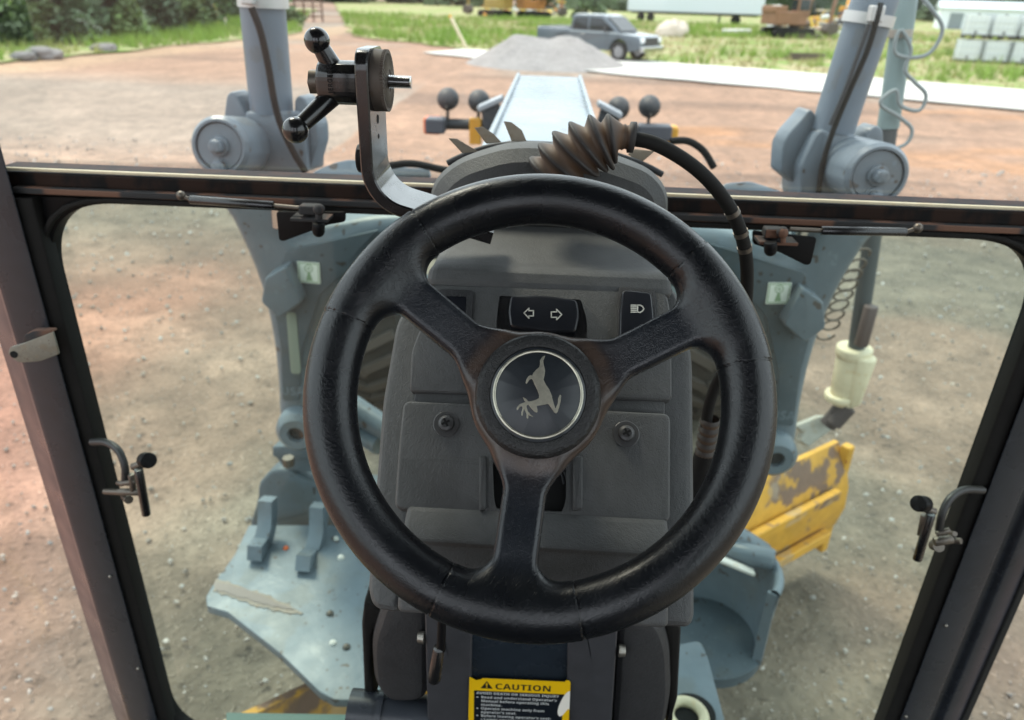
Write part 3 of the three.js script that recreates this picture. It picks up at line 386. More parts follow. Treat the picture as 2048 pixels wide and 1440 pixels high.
// ---------------------------------------------------------------- the motor grader: cab round the eye, frame and blade gear ahead
const G = thing('motor_grader', 'motor grader with dark cab frame, pale blue grey lifting gear and yellow blade', 'motor grader');
{ // cab shell
  const y0 = EYE - 1.50, y1 = EYE + 0.62, H = y1 - y0, zf = -1.0;
  const post = (pts, r) => extrude(roundPoly(pts, r), H, 0, 1, 6).rotateX(-Math.PI / 2).translate(0, y0, 0);   // outline in x, -z
  mesh('front_pillar', [post([[-0.748, 1.0], [-0.825, 1.10], [-0.87, 1.10], [-0.87, 1.04], [-0.822, 1.012], [-0.808, 1.0]], 0.004)], M.cabPaint, G);
  mesh('front_pillar', [post([[0.724, 1.0], [0.779, 1.0], [0.783, 1.012], [0.797, 1.012], [0.802, 1.0], [0.838, 1.004], [0.838, 1.10], [0.80, 1.10]], 0.003)], M.cabPaint, G);
  mesh('pillar_seal', [extrude(roundPoly([[-0.756, 1.006], [-0.756, 1.04], [-0.732, 1.04], [-0.732, 1.012]], 0.003), H - 0.9, 0).rotateX(-Math.PI / 2).translate(0, y0, 0)], M.rubber, G);
  mesh('pillar_seal', [extrude(roundPoly([[0.728, 1.006], [0.728, 1.04], [0.705, 1.04], [0.705, 1.012]], 0.003), H - 0.9, 0).rotateX(-Math.PI / 2).translate(0, y0, 0), post([[0.838, 1.0], [0.838, 1.03], [0.85, 1.03], [0.85, 1.0]], 0.003)], M.rubber, G);
  for (const s of [-1, 1]) mesh('rear_pillar', post([[s * 0.74, -0.72], [s * 0.84, -0.72], [s * 0.84, -0.82], [s * 0.74, -0.82]].sort((a, b) => 0), 0.006), M.cabPaint, G);
  mesh('roof', boxAt(1.72, 0.12, 1.95, 0, y1 + 0.06, -0.14, 0.03), M.blackFrame, G);
  mesh('rear_wall', boxAt(1.5, 1.12, 0.06, 0, y0 + 0.57, 0.77, 0.01), M.cabPaint, G);
  mesh('rear_post', boxAt(0.2, H - 1.13, 0.06, -0.11, y0 + 1.13 + (H - 1.13) / 2, 0.77, 0.01), M.blackFrame, G); mesh('rear_post', boxAt(0.34, H - 1.13, 0.06, 0.56, y0 + 1.13 + (H - 1.13) / 2, 0.77, 0.01), M.blackFrame, G);
  mesh('floor', boxAt(1.66, 0.06, 1.88, 0, y0 - 0.03, -0.1), M.blackFrame, G);
  // cross beam under the windscreen
  const yb = EYE - 0.240;
  mesh('windscreen_seal', boxAt(1.60, 0.004, 0.006, 0, yb - 0.003, -1.03, 0.001), M.cream, G);
  mesh('beam_top', boxAt(1.60, 0.020, 0.07, 0, yb - 0.0165, -1.06, 0.003), M.beamRust, G);
  mesh('cross_beam', [boxAt(1.60, 0.014, 0.05, 0, yb - 0.042, -1.055, 0.003)], M.blackFrame, G);
  mesh('beam_lip', boxAt(1.52, 0.010, 0.035, 0, yb - 0.0305, -1.032, 0.003), M.rusty, G, { label: 'rusty lip along the cross beam' });
  mesh('windscreen', new THREE.PlaneGeometry(1.66, y1 - yb).translate(0, (y1 + yb) / 2, -1.065), M.glass, G);
  // lower front window
  const xl = -0.741, xr = 0.713, yt = EYE - 0.289, ybm = EYE - 1.455, wf = frame(V(0, 0, -1.03), V(1, 0, 0), V(0, 0, 1));
  const outer = roundPoly([[xl - 0.06, yt + 0.04], [xl - 0.06, ybm - 0.04], [xr + 0.06, ybm - 0.04], [xr + 0.06, yt + 0.04]], 0.01);
  outer.holes.push(new THREE.Path(roundPoly([[xl, yt], [xl, ybm], [xr, ybm], [xr, yt]], 0.12).getPoints(20)));
  const w = mesh('lower_window', extrude(outer, 0.028, 0.003).translate(0, 0, -1.058), M.blackFrame, G, { label: 'wide lower front window in a black rounded frame' });
  mesh('pane', new THREE.PlaneGeometry(xr - xl + 0.06, yt - ybm + 0.06).translate((xl + xr) / 2, (yt + ybm) / 2, -1.044), M.lowGlass, w);
  const inner = roundPoly([[xl - 0.012, yt + 0.012], [xl - 0.012, ybm - 0.012], [xr + 0.012, ybm - 0.012], [xr + 0.012, yt + 0.012]], 0.13); inner.holes.push(new THREE.Path(roundPoly([[xl - 0.004, yt + 0.004], [xl - 0.004, ybm - 0.004], [xr + 0.004, ybm - 0.004], [xr + 0.004, yt + 0.004]], 0.123).getPoints(20)));
  mesh('inner_seal', extrude(inner, 0.012, 0.003).translate(0, 0, -1.032), M.rubber, w);
  for (const s of [-1, 1]) mesh('door_pane', new THREE.PlaneGeometry(1.7, H - 0.02).rotateY(Math.PI / 2).translate(s * 0.826, (y0 + y1) / 2, -0.14), M.glass, G);
  // gas struts with their hinge plates
  const z = 0.985, at = (X, Y, d = z) => atZ(X, Y, d), PFr = frame(V(0, 0, -1.0), V(1, 0, 0), V(0, 0, 1));
  const strut = (a, b, c, e, plate, jx, kn) => {
    const s = mesh('gas_strut', [rod(at(...a), at(...b), 0.0058, 0.0058, 16, 0.001)], M.blackMetal, G);
    mesh('strut_rod', rod(at(...b), at(...c), 0.0028, 0.0028, 10), M.darkSteel, s);
    mesh('end_fitting', [ball(at(...e), 0.0065, 14), rod(at(...e), at(...a), 0.003, 0.003, 8)], M.darkSteel, s);
    mesh('hinge_plate', slab(PFr, plate, 0, 0.006, 0.001, 0.004), M.blackFrame, s);
    mesh('joint', [boxAt(0.024, 0.013, 0.02, ...at(...jx).toArray(), 0.003), boxAt(0.052, 0.0045, 0.03, ...at(jx[0] + 6, jx[1] + 17).toArray(), 0.001)], M.rusty, s);
    mesh('ball_stud', [ball(at(jx[0] + 20, jx[1] + 1, 0.97), 0.008, 16), rod(at(jx[0] + 20, jx[1] + 8, 0.97), at(jx[0] + 20, jx[1] + 20, 0.97), 0.005, 0.005, 8)], M.rusty, s);
    mesh('knob', [rod(at(kn[0], kn[1] - 16, 0.965), at(kn[0], kn[1], 0.965), 0.0085, 0.0085, 20, 0.001), ball(at(kn[0], kn[1], 0.965), 0.0085, 20)], M.blackFrame, s);
  };
  strut([380, 399], [548, 411], [612, 417], [362, 391], [[552, 424], [690, 424], [690, 444], [655, 450], [566, 483], [558, 480]], [618, 418], [637, 462]);
  strut([1812, 464], [1642, 461], [1580, 458], [1836, 456], [[1506, 462], [1634, 476], [1622, 528], [1612, 531], [1560, 505], [1506, 488]], [1545, 464], [1541, 500]);
  // window latches
  const latch = (arm, hx, kn, br, pl, rust) => {
    const l = mesh('window_latch', [tube(arm.map((p) => at(p[0], p[1], p[2])), 0.006, 30, 12)], M.latch, G);
    mesh('latch_handle', rod(at(...hx[0]), at(...hx[1]), 0.0068, 0.0068, 18, 0.0015), M.blackMetal, l);
    mesh('latch_knob', [rod(at(kn[0], kn[1], 0.95), at(kn[0] + kn[2], kn[1] + kn[3], 0.935), 0.0125, 0.0125, 22, 0.002)], M.blackFrame, l);
    mesh('latch_bracket', br.map((b) => rod(at(b[0], b[1], 0.955), at(b[2], b[3], 0.955), b[4], b[4], 14, 0.001)), M.darkSteel, l);
    mesh('latch_foot', pl.map((b) => rod(at(b[0], b[1], 0.98), at(b[2], b[3], 0.965), b[4], b[4], 12)), M.darkSteel, l);
  };
  latch([[184, 884, 1.0], [215, 886, 0.985], [238, 903, 0.97], [250, 935, 0.96], [250, 962, 0.96]], [[277, 938, 0.945], [293, 1030, 0.94]], [289, 920, 9, 1], [[265, 934, 288, 926, 0.006], [240, 968, 272, 962, 0.0045], [238, 984, 282, 984, 0.006], [262, 948, 268, 988, 0.005]], [[210, 983, 245, 985, 0.005], [236, 966, 258, 967, 0.004], [250, 992, 258, 1000, 0.007]]);
  latch([[1966, 980, 1.0], [1925, 981, 0.985], [1898, 1000, 0.97], [1884, 1030, 0.96], [1878, 1060, 0.96]], [[1862, 1028, 0.945], [1834, 1120, 0.94]], [1850, 1008, -14, -1], [[1846, 1016, 1870, 1024, 0.006], [1850, 1030, 1842, 1070, 0.006], [1872, 1068, 1900, 1060, 0.0045], [1868, 1084, 1905, 1078, 0.007]], [[1892, 1080, 1922, 1082, 0.005], [1868, 1090, 1878, 1093, 0.009], [1898, 1066, 1910, 1068, 0.004]]);
  // strap bracket on the left pillar
  const BF = frame(atZ(70, 700, 0.955), V(1, 0, -0.15), V(0.15, 0.1, 1));
  const b = mesh('pillar_bracket', slab(BF, [[15, 708, 0.008], [20, 694, 0.008], [46, 687], [106, 664, 0.002], [118, 708, 0.002], [80, 723], [36, 726, 0.008]], 0, 0.004, 0.001, 0.006), std([0.28, 0.265, 0.22], 0.5, { metalness: 0.5, map: rep(paintT, 0.12) }), G, { label: 'bare metal strap bracket with a hole' });
  const hp = BF.px(28, 709), T = (x, y, q) => V(x, y, q).applyMatrix4(BF.m); mesh('bolt_hole', rod(T(hp.x, hp.y, -0.004), T(hp.x, hp.y, 0.0006), 0.0055, 0.0055, 16), M.void, b);
  mesh('bent_tab', slab(BF, [[44, 688], [48, 670], [66, 661], [104, 660], [107, 664], [60, 686]], -0.004, 0.014, 0.002, 0.004), M.rusty, b);
  for (const [X, Y] of [[220, 1153], [276, 1337]]) mesh('trim_screw', ball(atZ(X, Y, 0.998), 0.003, 8), M.steel, G);
  for (const [X, Y] of [[1892, 1251], [1812, 1433]]) mesh('trim_screw', ball(atZ(X, Y, 0.998), 0.003, 8), M.steel, G);
}
{ // main frame running forward, front axle, wheels
  const topY = 2.27, a = atY(1035, 150, topY), b = atY(1160, 150, topY), hw = (b.x - a.x) / 2, cx = (a.x + b.x) / 2, zE = a.z;
  const s = roundPoly([[-hw, 0], [-hw, -0.42], [hw, -0.42], [hw, 0]], 0.015);
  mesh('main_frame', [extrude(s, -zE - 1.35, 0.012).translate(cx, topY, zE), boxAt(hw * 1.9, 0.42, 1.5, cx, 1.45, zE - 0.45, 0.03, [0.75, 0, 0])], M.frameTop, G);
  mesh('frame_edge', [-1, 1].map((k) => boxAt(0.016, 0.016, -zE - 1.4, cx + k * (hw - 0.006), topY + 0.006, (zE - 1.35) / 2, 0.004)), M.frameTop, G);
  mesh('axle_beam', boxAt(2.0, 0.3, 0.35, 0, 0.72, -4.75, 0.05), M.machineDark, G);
  for (const k of [-1, 1]) {
    const w = mesh('front_wheel', crease(new THREE.LatheGeometry([[0.32, -0.18], [0.5, -0.2], [0.6, -0.19], [0.63, -0.12], [0.635, 0], [0.63, 0.12], [0.6, 0.19], [0.5, 0.2], [0.32, 0.18]].map((p) => new THREE.Vector2(...p)), 48).rotateZ(Math.PI / 2).translate(k * 1.08, 0.66, -4.75)), std([0.055, 0.045, 0.038], 0.9, { map: rep(wearT, 0.4) }), G);
    const lug = []; for (let i = 0; i < 24; i++) for (const q of [-1, 1]) lug.push(new THREE.BoxGeometry(0.22, 0.05, 0.055).rotateY(q * 0.5).translate(q * 0.09, 0.645, (i % 2) * 0.01 + q * 0.03).rotateX((i + (q > 0 ? 0.5 : 0)) / 24 * Math.PI * 2).translate(k * 1.08, 0.66, -4.75));
    mesh('tread_lug', lug, std([0.075, 0.06, 0.05], 0.95), w, { kind: 'stuff' }); mesh('wheel_rim', rod(V(k * 0.95, 0.66, -4.75), V(k * 1.22, 0.66, -4.75), 0.32, 0.32, 30), M.yellow, w);
  }
  // lamp bars on the front of the frame
  for (const k of [-1, 1]) {
    const D = 3.95, L = k < 0, q = (X, Y, d = D) => atZ(X, Y, d);
    const bar = mesh('lamp_bar', L ? [rod(q(886, 248), q(1002, 250), 0.028, 0.028, 4)] : [rod(q(1200, 262), q(1335, 268), 0.028, 0.028, 4)], M.lampBack, G);
    mesh('marker_lamp', boxAt(0.09, 0.085, 0.09, ...q(L ? 866 : 1337, L ? 250 : 268).toArray(), 0.015), L ? M.orange : M.yellow, bar);
    mesh('lamp_box', boxAt(L ? 0.1 : 0.17, 0.075, 0.1, ...q(L ? 872 : 1308, L ? 250 : 264, D - 0.06).toArray(), 0.012), std([0.06, 0.065, 0.08], 0.5), bar);
    mesh('yellow_bracket', boxAt(0.06, 0.13, 0.05, ...q(L ? 951 : 1208, L ? 262 : 268, D - 0.03).toArray(), 0.006), M.yellow, bar);
    for (const [X, Y] of L ? [[895, 199], [957, 203]] : [[1238, 217], [1300, 214]]) {
      const c = q(X, Y), h = mesh('headlamp', crease(new THREE.LatheGeometry([[0, -0.06], [0.022, -0.055], [0.042, -0.035], [0.054, 0], [0.056, 0.03], [0.05, 0.04], [0, 0.04]].map((p) => new THREE.Vector2(...p)), 28).rotateX(-Math.PI / 2).translate(c.x, c.y, c.z)), M.lampBack, bar);
      h.name = 'headlamp'; mesh('lamp_stalk', [rod(c.clone().add(V(0, -0.11, 0)), c, 0.009, 0.009, 8), ball(c.clone().add(V(0, -0.03, 0.055)), 0.008, 8)], M.darkSteel, bar);
    }
    const bx = q(L ? 985 : 1212, L ? 238 : 250, D - 0.15); mesh('hose_block', boxAt(0.09, 0.15, 0.1, bx.x, bx.y, bx.z, 0.01, [0, 0, L ? 0.2 : -0.2]), std([0.03, 0.033, 0.04], 0.6), bar); mesh('block_cap', boxAt(0.13, 0.025, 0.12, bx.x - (L ? 0.01 : -0.01), bx.y + 0.075, bx.z, 0.006, [0, 0, L ? 0.42 : -0.42]), std([0.3, 0.32, 0.35], 0.4), bar);
  }
  // pale plates bolted on the frame just above the beam
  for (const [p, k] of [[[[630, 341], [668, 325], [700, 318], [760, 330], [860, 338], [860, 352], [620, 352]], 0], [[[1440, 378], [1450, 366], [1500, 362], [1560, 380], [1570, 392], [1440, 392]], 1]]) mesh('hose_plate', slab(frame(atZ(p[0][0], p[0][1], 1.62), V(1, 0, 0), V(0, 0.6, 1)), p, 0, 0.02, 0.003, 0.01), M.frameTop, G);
  mesh('frame_hose', tube([[770, 333], [820, 327], [880, 338], [930, 348]].map(([X, Y]) => atZ(X, Y, 1.6)), 0.008, 30, 8), M.rubber, G);
  mesh('frame_hose', tube([[1340, 282], [1375, 282], [1405, 300], [1428, 335]].map(([X, Y]) => atZ(X, Y, 1.7)), 0.008, 30, 8), M.rubber, G);
}
{ // lifting gear: saddle casting, trunnions, cylinders
  const SF = frame(V(0, 0, -1.95), V(1, 0, 0), V(0, 0, 1));
  const half = [[400, 330], [440, 420], [455, 440], [490, 510], [520, 590], [540, 680], [550, 770], [553, 850], [575, 905], [640, 905], [628, 800], [618, 720], [640, 630], [690, 570], [760, 530]].map(([X, Y]) => SF.px(X, Y));
  const topL = [[560, 330], [566, 400], [578, 478], [640, 458], [740, 436]].map(([X, Y]) => SF.px(X, Y));
  const mir = (p) => new THREE.Vector2(-p.x, p.y);
  const cb = SF.px(1085, 520), ct = SF.px(1085, 424), full = [...half, new THREE.Vector2(0, cb.y), ...half.map(mir).reverse(), ...topL.map(mir), new THREE.Vector2(0, ct.y), ...topL.slice().reverse()];
  const sad = mesh('saddle', [extrude(roundPoly(full, 0.06), 0.24, 0.045, 5, 8).translate(0, 0, -2.19)], M.machine, G, { label: 'pale blue grey arched saddle casting with two legs' });
  for (const k of [-1, 1]) {
    const m = (q) => k < 0 ? q : new THREE.Vector2(-q.x, q.y), poly = (pts) => roundPoly(pts.map(([X, Y]) => m(SF.px(X, Y))), 0.012);
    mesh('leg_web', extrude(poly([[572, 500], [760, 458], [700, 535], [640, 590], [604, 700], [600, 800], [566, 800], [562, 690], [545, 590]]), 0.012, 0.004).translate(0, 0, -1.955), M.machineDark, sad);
    mesh('gusset_block', extrude(poly([[545, 540], [585, 518], [616, 590], [572, 622], [536, 590]]), 0.1, 0.008).translate(0, 0, -1.99), M.machine, sad);
    if (k < 0) mesh('leg_tape', extrude(poly([[574, 622], [594, 622], [604, 745], [584, 745]]), 0.003, 0.0005).translate(0, 0, -1.943), std([0.24, 0.27, 0.22], 0.7), sad);
    const lug = m(SF.px(603, 850)); mesh('pin_boss', crease(new THREE.LatheGeometry([[0.026, -0.05], [0.026, 0.06], [0.05, 0.06], [0.066, 0.045], [0.07, 0.02], [0.07, -0.05]].map((p) => new THREE.Vector2(...p)), 32).rotateX(Math.PI / 2).translate(lug.x, lug.y, -1.95)), M.machine, sad);
    mesh('pin', rod(V(lug.x, lug.y, -2.05), V(lug.x, lug.y, -1.91), 0.028, 0.028, 18), M.rusty, sad);
    const d0 = m(SF.px(620, 543)), c = document.createElement('canvas'); c.width = c.height = 128; const x = c.getContext('2d'); x.fillStyle = '#f0f1e6'; x.fillRect(0, 0, 128, 128); x.strokeStyle = '#93ad86'; x.lineWidth = 6; x.beginPath(); x.arc(64, 38, 22, 0, 7); x.stroke(); x.beginPath(); x.arc(64, 38, 7, 0, 7); x.stroke(); x.fillStyle = '#93ad86'; x.beginPath(); x.moveTo(58, 58); x.lineTo(70, 58); x.lineTo(84, 112); x.lineTo(46, 112); x.fill(); x.strokeRect(8, 8, 112, 112);
    const t = new THREE.CanvasTexture(c); t.colorSpace = THREE.SRGBColorSpace; const dg = new THREE.BoxGeometry(0.062, 0.062, 0.003); dg.rotateZ(k * 0.04).translate(d0.x, d0.y, -1.9405); mesh('safety_decal', dg, std([1, 1, 1], 0.5, { map: t }), sad, { keepUV: true });
    const font = await new FontLoader().loadAsync('fonts/droid/droid_sans_bold.typeface.json'), l0 = m(SF.px(588, 780)), tg = new TextGeometry('USA', { font, size: 0.028, depth: 0.006, curveSegments: 3 }); tg.center(); tg.translate(l0.x, l0.y, -1.945); mesh('cast_lettering', tg, M.machine, sad);
  }
  const hitch = (k, cap, rear, r, cyl, cr, blk, ears, band) => {
    const a = atZ(cap[0], cap[1], 1.74), b = atZ(rear[0], rear[1], 1.98), d = V().subVectors(a, b).normalize(), q = new THREE.Quaternion().setFromUnitVectors(V(0, 1, 0), d), L = a.distanceTo(b);
    const lat = (p) => crease(new THREE.LatheGeometry(p.map((e) => new THREE.Vector2(...e)), 48), 0.5).applyQuaternion(q).translate(b.x, b.y, b.z);
    const tr = mesh('trunnion', lat([[0.05, -0.05], [r * 0.92, -0.02], [r, 0.05], [r, L - 0.012], [r - 0.008, L], [r - 0.014, L], [r - 0.015, L - 0.008]]), M.machine, G);
    const cp = mesh('end_cap', lat([[r - 0.0155, L - 0.012], [r - 0.018, L - 0.006], [0, L - 0.006]]), M.machine, tr);
    const e1 = V(1, 0, 0).cross(d).normalize(); // along the cap, roughly downward
    for (const s of [0, 0.72]) { const p = a.clone().addScaledVector(V(0, -1, 0), s * r * 0.95); mesh('cap_bolt', [rod(p.clone().addScaledVector(d, -0.008), p.clone().addScaledVector(d, 0.002), 0.024, 0.024, 24, 0.002), rod(p.clone().addScaledVector(d, 0.0), p.clone().addScaledVector(d, 0.026), 0.0165, 0.0155, 20, 0.004)], M.machine, cp); }
    const c0 = atZ(cyl[0], cyl[1], 1.95), c1 = atZ(cyl[2], cyl[3], 1.95), up = V().subVectors(c1, c0).normalize();
    const cy = mesh('lift_cylinder', [rod(c0, c1.clone().addScaledVector(up, 0.9), cr, cr, 40)], std([0.15, 0.19, 0.235], 0.42, { map: rep(wearT, 1) }), G);
    const bc = atZ(band[0], band[1], 1.95); mesh('clamp_band', [rod(bc.clone().addScaledVector(up, -0.012), bc.clone().addScaledVector(up, 0.012), cr + 0.006, cr + 0.006, 36), boxAt(0.03, 0.035, 0.03, bc.x - 0.01, bc.y + 0.012, bc.z + cr + 0.01, 0.004)], std([0.55, 0.54, 0.53], 0.4, { metalness: 0.5 }), cy);
    mesh('cylinder_rod', rod(c0.clone().addScaledVector(up, -0.3), c0, cr * 0.5, cr * 0.5, 24), M.chrome, cy);
    const yk = mesh('gimbal_yoke', [slab(frame(atZ(blk[0][0], blk[0][1], 1.9), V(1, 0, 0), V(0, 0.12, 1)), blk, 0, 0.17, 0.012, 0.012)], M.machine, G);
    for (const e of ears) mesh('yoke_ear', slab(frame(atZ(e[0][0], e[0][1], 1.93), V(1, 0, 0), V(k * 0.25, 0, 1)), e, 0, 0.06, 0.007, 0.010), M.machine, yk);
    return cy;
  };
  const cl = hitch(-1, [437, 293], [514, 290], 0.070, [544, 225, 524, 0], 0.054, [[488, 222], [600, 222], [612, 250], [612, 345], [490, 345]], [[[446, 240], [452, 190], [462, 182], [472, 190], [492, 230], [490, 262], [446, 262]], [[584, 300], [588, 200], [596, 190], [608, 196], [634, 250], [636, 285], [620, 340], [590, 345]]], [526, 4]);
  mesh('hydraulic_hose', tube([[503, 15], [520, 60], [536, 130], [548, 200], [560, 245], [585, 300], [612, 345]].map(([X, Y]) => atZ(X, Y, 1.86)), 0.0085, 40, 10), M.rubber, cl);
  const c2 = hitch(1, [1757, 352], [1678, 325], 0.073, [1664, 262, 1748, 6], 0.052, [[1628, 272], [1640, 258], [1715, 270], [1752, 300], [1720, 400], [1602, 400], [1600, 330]], [[[1566, 290], [1580, 265], [1610, 232], [1620, 218], [1632, 226], [1632, 285], [1612, 350], [1596, 372], [1562, 344]], [[1724, 285], [1738, 262], [1756, 250], [1768, 262], [1768, 300], [1745, 300]]], [1737, 38]);
  mesh('hydraulic_hose', tube([[1762, 5], [1752, 45], [1735, 100], [1700, 180], [1665, 265], [1645, 330], [1636, 392]].map(([X, Y]) => atZ(X, Y, 1.875)), 0.0065, 40, 10), M.rubber, c2);
  mesh('hose_sleeve', tube([[1738, 48], [1716, 110], [1690, 180], [1660, 250]].map(([X, Y]) => atZ(X, Y, 1.868)), 0.005, 20, 8), M.lampBack, c2);
}
const ragged = (pts, a) => pts.flatMap((p, i) => { const q = pts[(i + 1) % pts.length], n = Math.max(1, Math.hypot(q[0] - p[0], q[1] - p[1]) / 7 | 0), o = []; for (let j = 0; j < n; j++) o.push([lerp(p[0], q[0], j / n) + rr(-a, a) * 0.6, lerp(p[1], q[1], j / n) + rr(-a, a) * 0.6]); return o; });
{ // blade gear under the frame: plate with ribs, moldboard, drums
  const hy = 0.95, PY = (pts, h, th, mat, name, r = 0.006, bev = 0.003) => mesh(name, extrude(roundPoly(pts.map(([X, Y]) => { const p = atY(X, Y, h); return [p.x, -p.z]; }), r), th, bev).rotateX(-Math.PI / 2).translate(0, h - th, 0), mat, G);
  const plate = PY([[498, 1050], [470, 1108], [424, 1172], [412, 1193], [414, 1212], [455, 1224], [560, 1306], [640, 1384], [668, 1399], [740, 1401], [840, 1380], [840, 1050]], hy, 0.03, M.deck, 'drawbar_plate');
  mesh('scraped_slot', extrude(roundPoly(ragged([[432, 1160], [470, 1170], [540, 1192], [606, 1226], [600, 1231], [520, 1215], [428, 1184]], 5).map(([X, Y]) => { const p = atY(X, Y, hy); return [p.x, -p.z]; }), 0.002), 0.003, 0.0004).rotateX(-Math.PI / 2).translate(0, hy, 0), std([0.34, 0.29, 0.245], 0.8, { map: rep(paintT, 0.2) }), plate);
  mesh('slot_floor', extrude(roundPoly(ragged([[430, 1164], [500, 1183], [590, 1223], [520, 1209], [428, 1179]], 3).map(([X, Y]) => { const p = atY(X, Y, hy); return [p.x, -p.z]; }), 0.01), 0.003, 0.0005).rotateX(-Math.PI / 2).translate(0, hy + 0.0025, 0), std([0.26, 0.22, 0.20], 0.8), plate);
  for (const [X, Y, s, m] of [[660, 1228, 0.012, 0], [693, 1295, 0.012, 0], [572, 1097, 0.01, 2], [682, 1116, 0.012, 1], [666, 1287, 0.011, 1], [672, 1078, 0.010, 1]]) mesh('plate_bolt', ball(atY(X, Y, hy), s, 10), [M.darkSteel, M.white, M.orange][m], plate);
  const UF = frame(atZ(620, 1040, 2.12), V(1, 0, 0.12), V(-0.1, 0.1, 1));
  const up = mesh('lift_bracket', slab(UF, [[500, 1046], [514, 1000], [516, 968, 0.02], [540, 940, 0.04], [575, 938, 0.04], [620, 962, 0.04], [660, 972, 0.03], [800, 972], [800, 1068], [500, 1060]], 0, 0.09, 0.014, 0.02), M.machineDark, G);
  for (const q of [[[541, 992], [541, 1030], [537, 1065], [526, 1095], [508, 1122]], [[642, 1004], [642, 1045], [637, 1085], [624, 1118], [604, 1143]]]) { const p = q.map(([X, Y], i) => i < 4 ? atZ(X, Y, [2.02, 2.0, 1.965, 1.925][i]) : atY(X, Y, hy + 0.02)); mesh('bracket_rib', ribbon(new THREE.CatmullRomCurve3(p).getPoints(14), 0.024, 0.05, V(1, 0, 0.05)), M.machine, up); }
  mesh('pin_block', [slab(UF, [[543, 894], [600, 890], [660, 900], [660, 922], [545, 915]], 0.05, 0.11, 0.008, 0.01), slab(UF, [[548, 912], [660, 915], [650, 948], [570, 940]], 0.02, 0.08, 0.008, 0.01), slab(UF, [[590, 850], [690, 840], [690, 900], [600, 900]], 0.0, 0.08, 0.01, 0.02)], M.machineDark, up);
  mesh('pin_nut', hexAt(atZ(578, 930, 2.04), V(0, 1, 0), 0.02, 0.03), M.darkSteel, up);
  mesh('link_arm', [rod(atZ(700, 812, 2.2), atZ(790, 870, 2.1), 0.045, 0.04, 24), rod(atZ(690, 850, 2.2), atZ(760, 890, 2.1), 0.035, 0.035, 20)], M.machine, up);
  // moldboard
  const a = atY(1674, 882, 0.74), b = atY(535, 1410, 0.74), along = V().subVectors(a, b).setY(0), L0 = along.length(), u = along.clone().normalize(), n = V().crossVectors(u, V(0, 1, 0)).normalize(); if (n.z < 0) n.negate();
  const prof = [[0.0, 0.0], [0.05, 0.08], [0.10, 0.18], [0.125, 0.30], [0.115, 0.42], [0.075, 0.53], [0.01, 0.62]], th = 0.025;
  const sh = new THREE.Shape([...prof.map((p) => new THREE.Vector2(p[0], p[1])), ...prof.slice().reverse().map((p) => new THREE.Vector2(p[0] - th, p[1]))]);
  const B = new THREE.Matrix4().makeBasis(n, V(0, 1, 0), V().crossVectors(n, V(0, 1, 0))), zz = V().crossVectors(n, V(0, 1, 0)), sgn = zz.dot(u) > 0 ? 1 : -1, len = L0 + 0.9;
  const org = (sgn > 0 ? b.clone().addScaledVector(u, -0.9) : a.clone()).setY(0.12);
  const place = (g) => g.applyMatrix4(B).translate(org.x, org.y, org.z);
  const mb = mesh('moldboard', place(crease(new THREE.ExtrudeGeometry(sh, { depth: len, bevelEnabled: false }), 0.9)), M.blade, G, { label: 'yellow moldboard set at an angle under the frame' });
  mesh('slide_rail', place(boxAt(0.04, 0.05, len - 0.25, 0.135, 0.44, len / 2, 0.008)), M.blade, mb); mesh('slide_rail', place(boxAt(0.04, 0.05, len - 0.25, 0.14, 0.2, len / 2, 0.008)), M.blade, mb);
  mesh('end_bit', place(boxAt(0.05, 0.64, 0.05, 0.06, 0.31, sgn > 0 ? len : 0, 0.01)), M.yellow, mb);
  mesh('cutting_edge', place(boxAt(0.02, 0.16, len, -0.01, 0.02, len / 2, 0.004)), M.rusty, mb);
  mesh('grey_clamp', [slab(frame(atZ(1640, 865, 2.75), V(1, 0.1, 0), V(0, 0.5, 1)), [[1590, 852], [1640, 832], [1680, 832], [1676, 852], [1618, 895], [1600, 882], [1608, 866]], 0, 0.06, 0.01, 0.01)], std([0.42, 0.4, 0.35], 0.6, { map: rep(wearT, 0.2) }), mb);
  // drum shaped casting right of the frame
  const dc = atY(1436, 1185, 0.9), dr = mesh('pivot_drum', [new THREE.CylinderGeometry(0.205, 0.19, 0.3, 40, 1, true, 0.95, 2.6).translate(dc.x - 0.02, 0.86, dc.z), new THREE.CylinderGeometry(0.18, 0.165, 0.3, 40, 1, true, 0.95, 2.6).translate(dc.x - 0.02, 0.86, dc.z)], (() => { const m = M.machine.clone(); m.side = THREE.DoubleSide; return m; })(), G);
  for (const th of [0.95, 3.55]) mesh('drum_edge', boxAt(0.03, 0.3, 0.012, 0.186, 0, 0).rotateY(th - Math.PI / 2).translate(dc.x - 0.02, 0.86, dc.z), M.machine, dr);
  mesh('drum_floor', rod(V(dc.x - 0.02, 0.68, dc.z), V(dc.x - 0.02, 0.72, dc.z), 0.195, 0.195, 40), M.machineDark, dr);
  mesh('drum_rim', new THREE.TorusGeometry(0.193, 0.015, 10, 40, 2.6).rotateX(-Math.PI / 2).rotateY(-Math.PI / 2 + 0.95).translate(dc.x - 0.02, 1.01, dc.z), M.machine, dr);
  mesh('drum_arm', [rod(atZ(1440, 1060, 2.0), atZ(1530, 1110, 2.0), 0.05, 0.04, 24, 0.01), rod(atZ(1455, 1100, 1.95), atZ(1550, 1120, 1.9), 0.035, 0.035, 20, 0.01), rod(atZ(1400, 1080, 1.98), atZ(1460, 1120, 1.95), 0.03, 0.03, 20)], M.machine, dr);
  mesh('drum_chip', boxAt(0.16, 0.012, 0.03, ...atZ(1465, 1128, 1.88).toArray(), 0.004, [0, 0, -0.4]), M.white, dr);
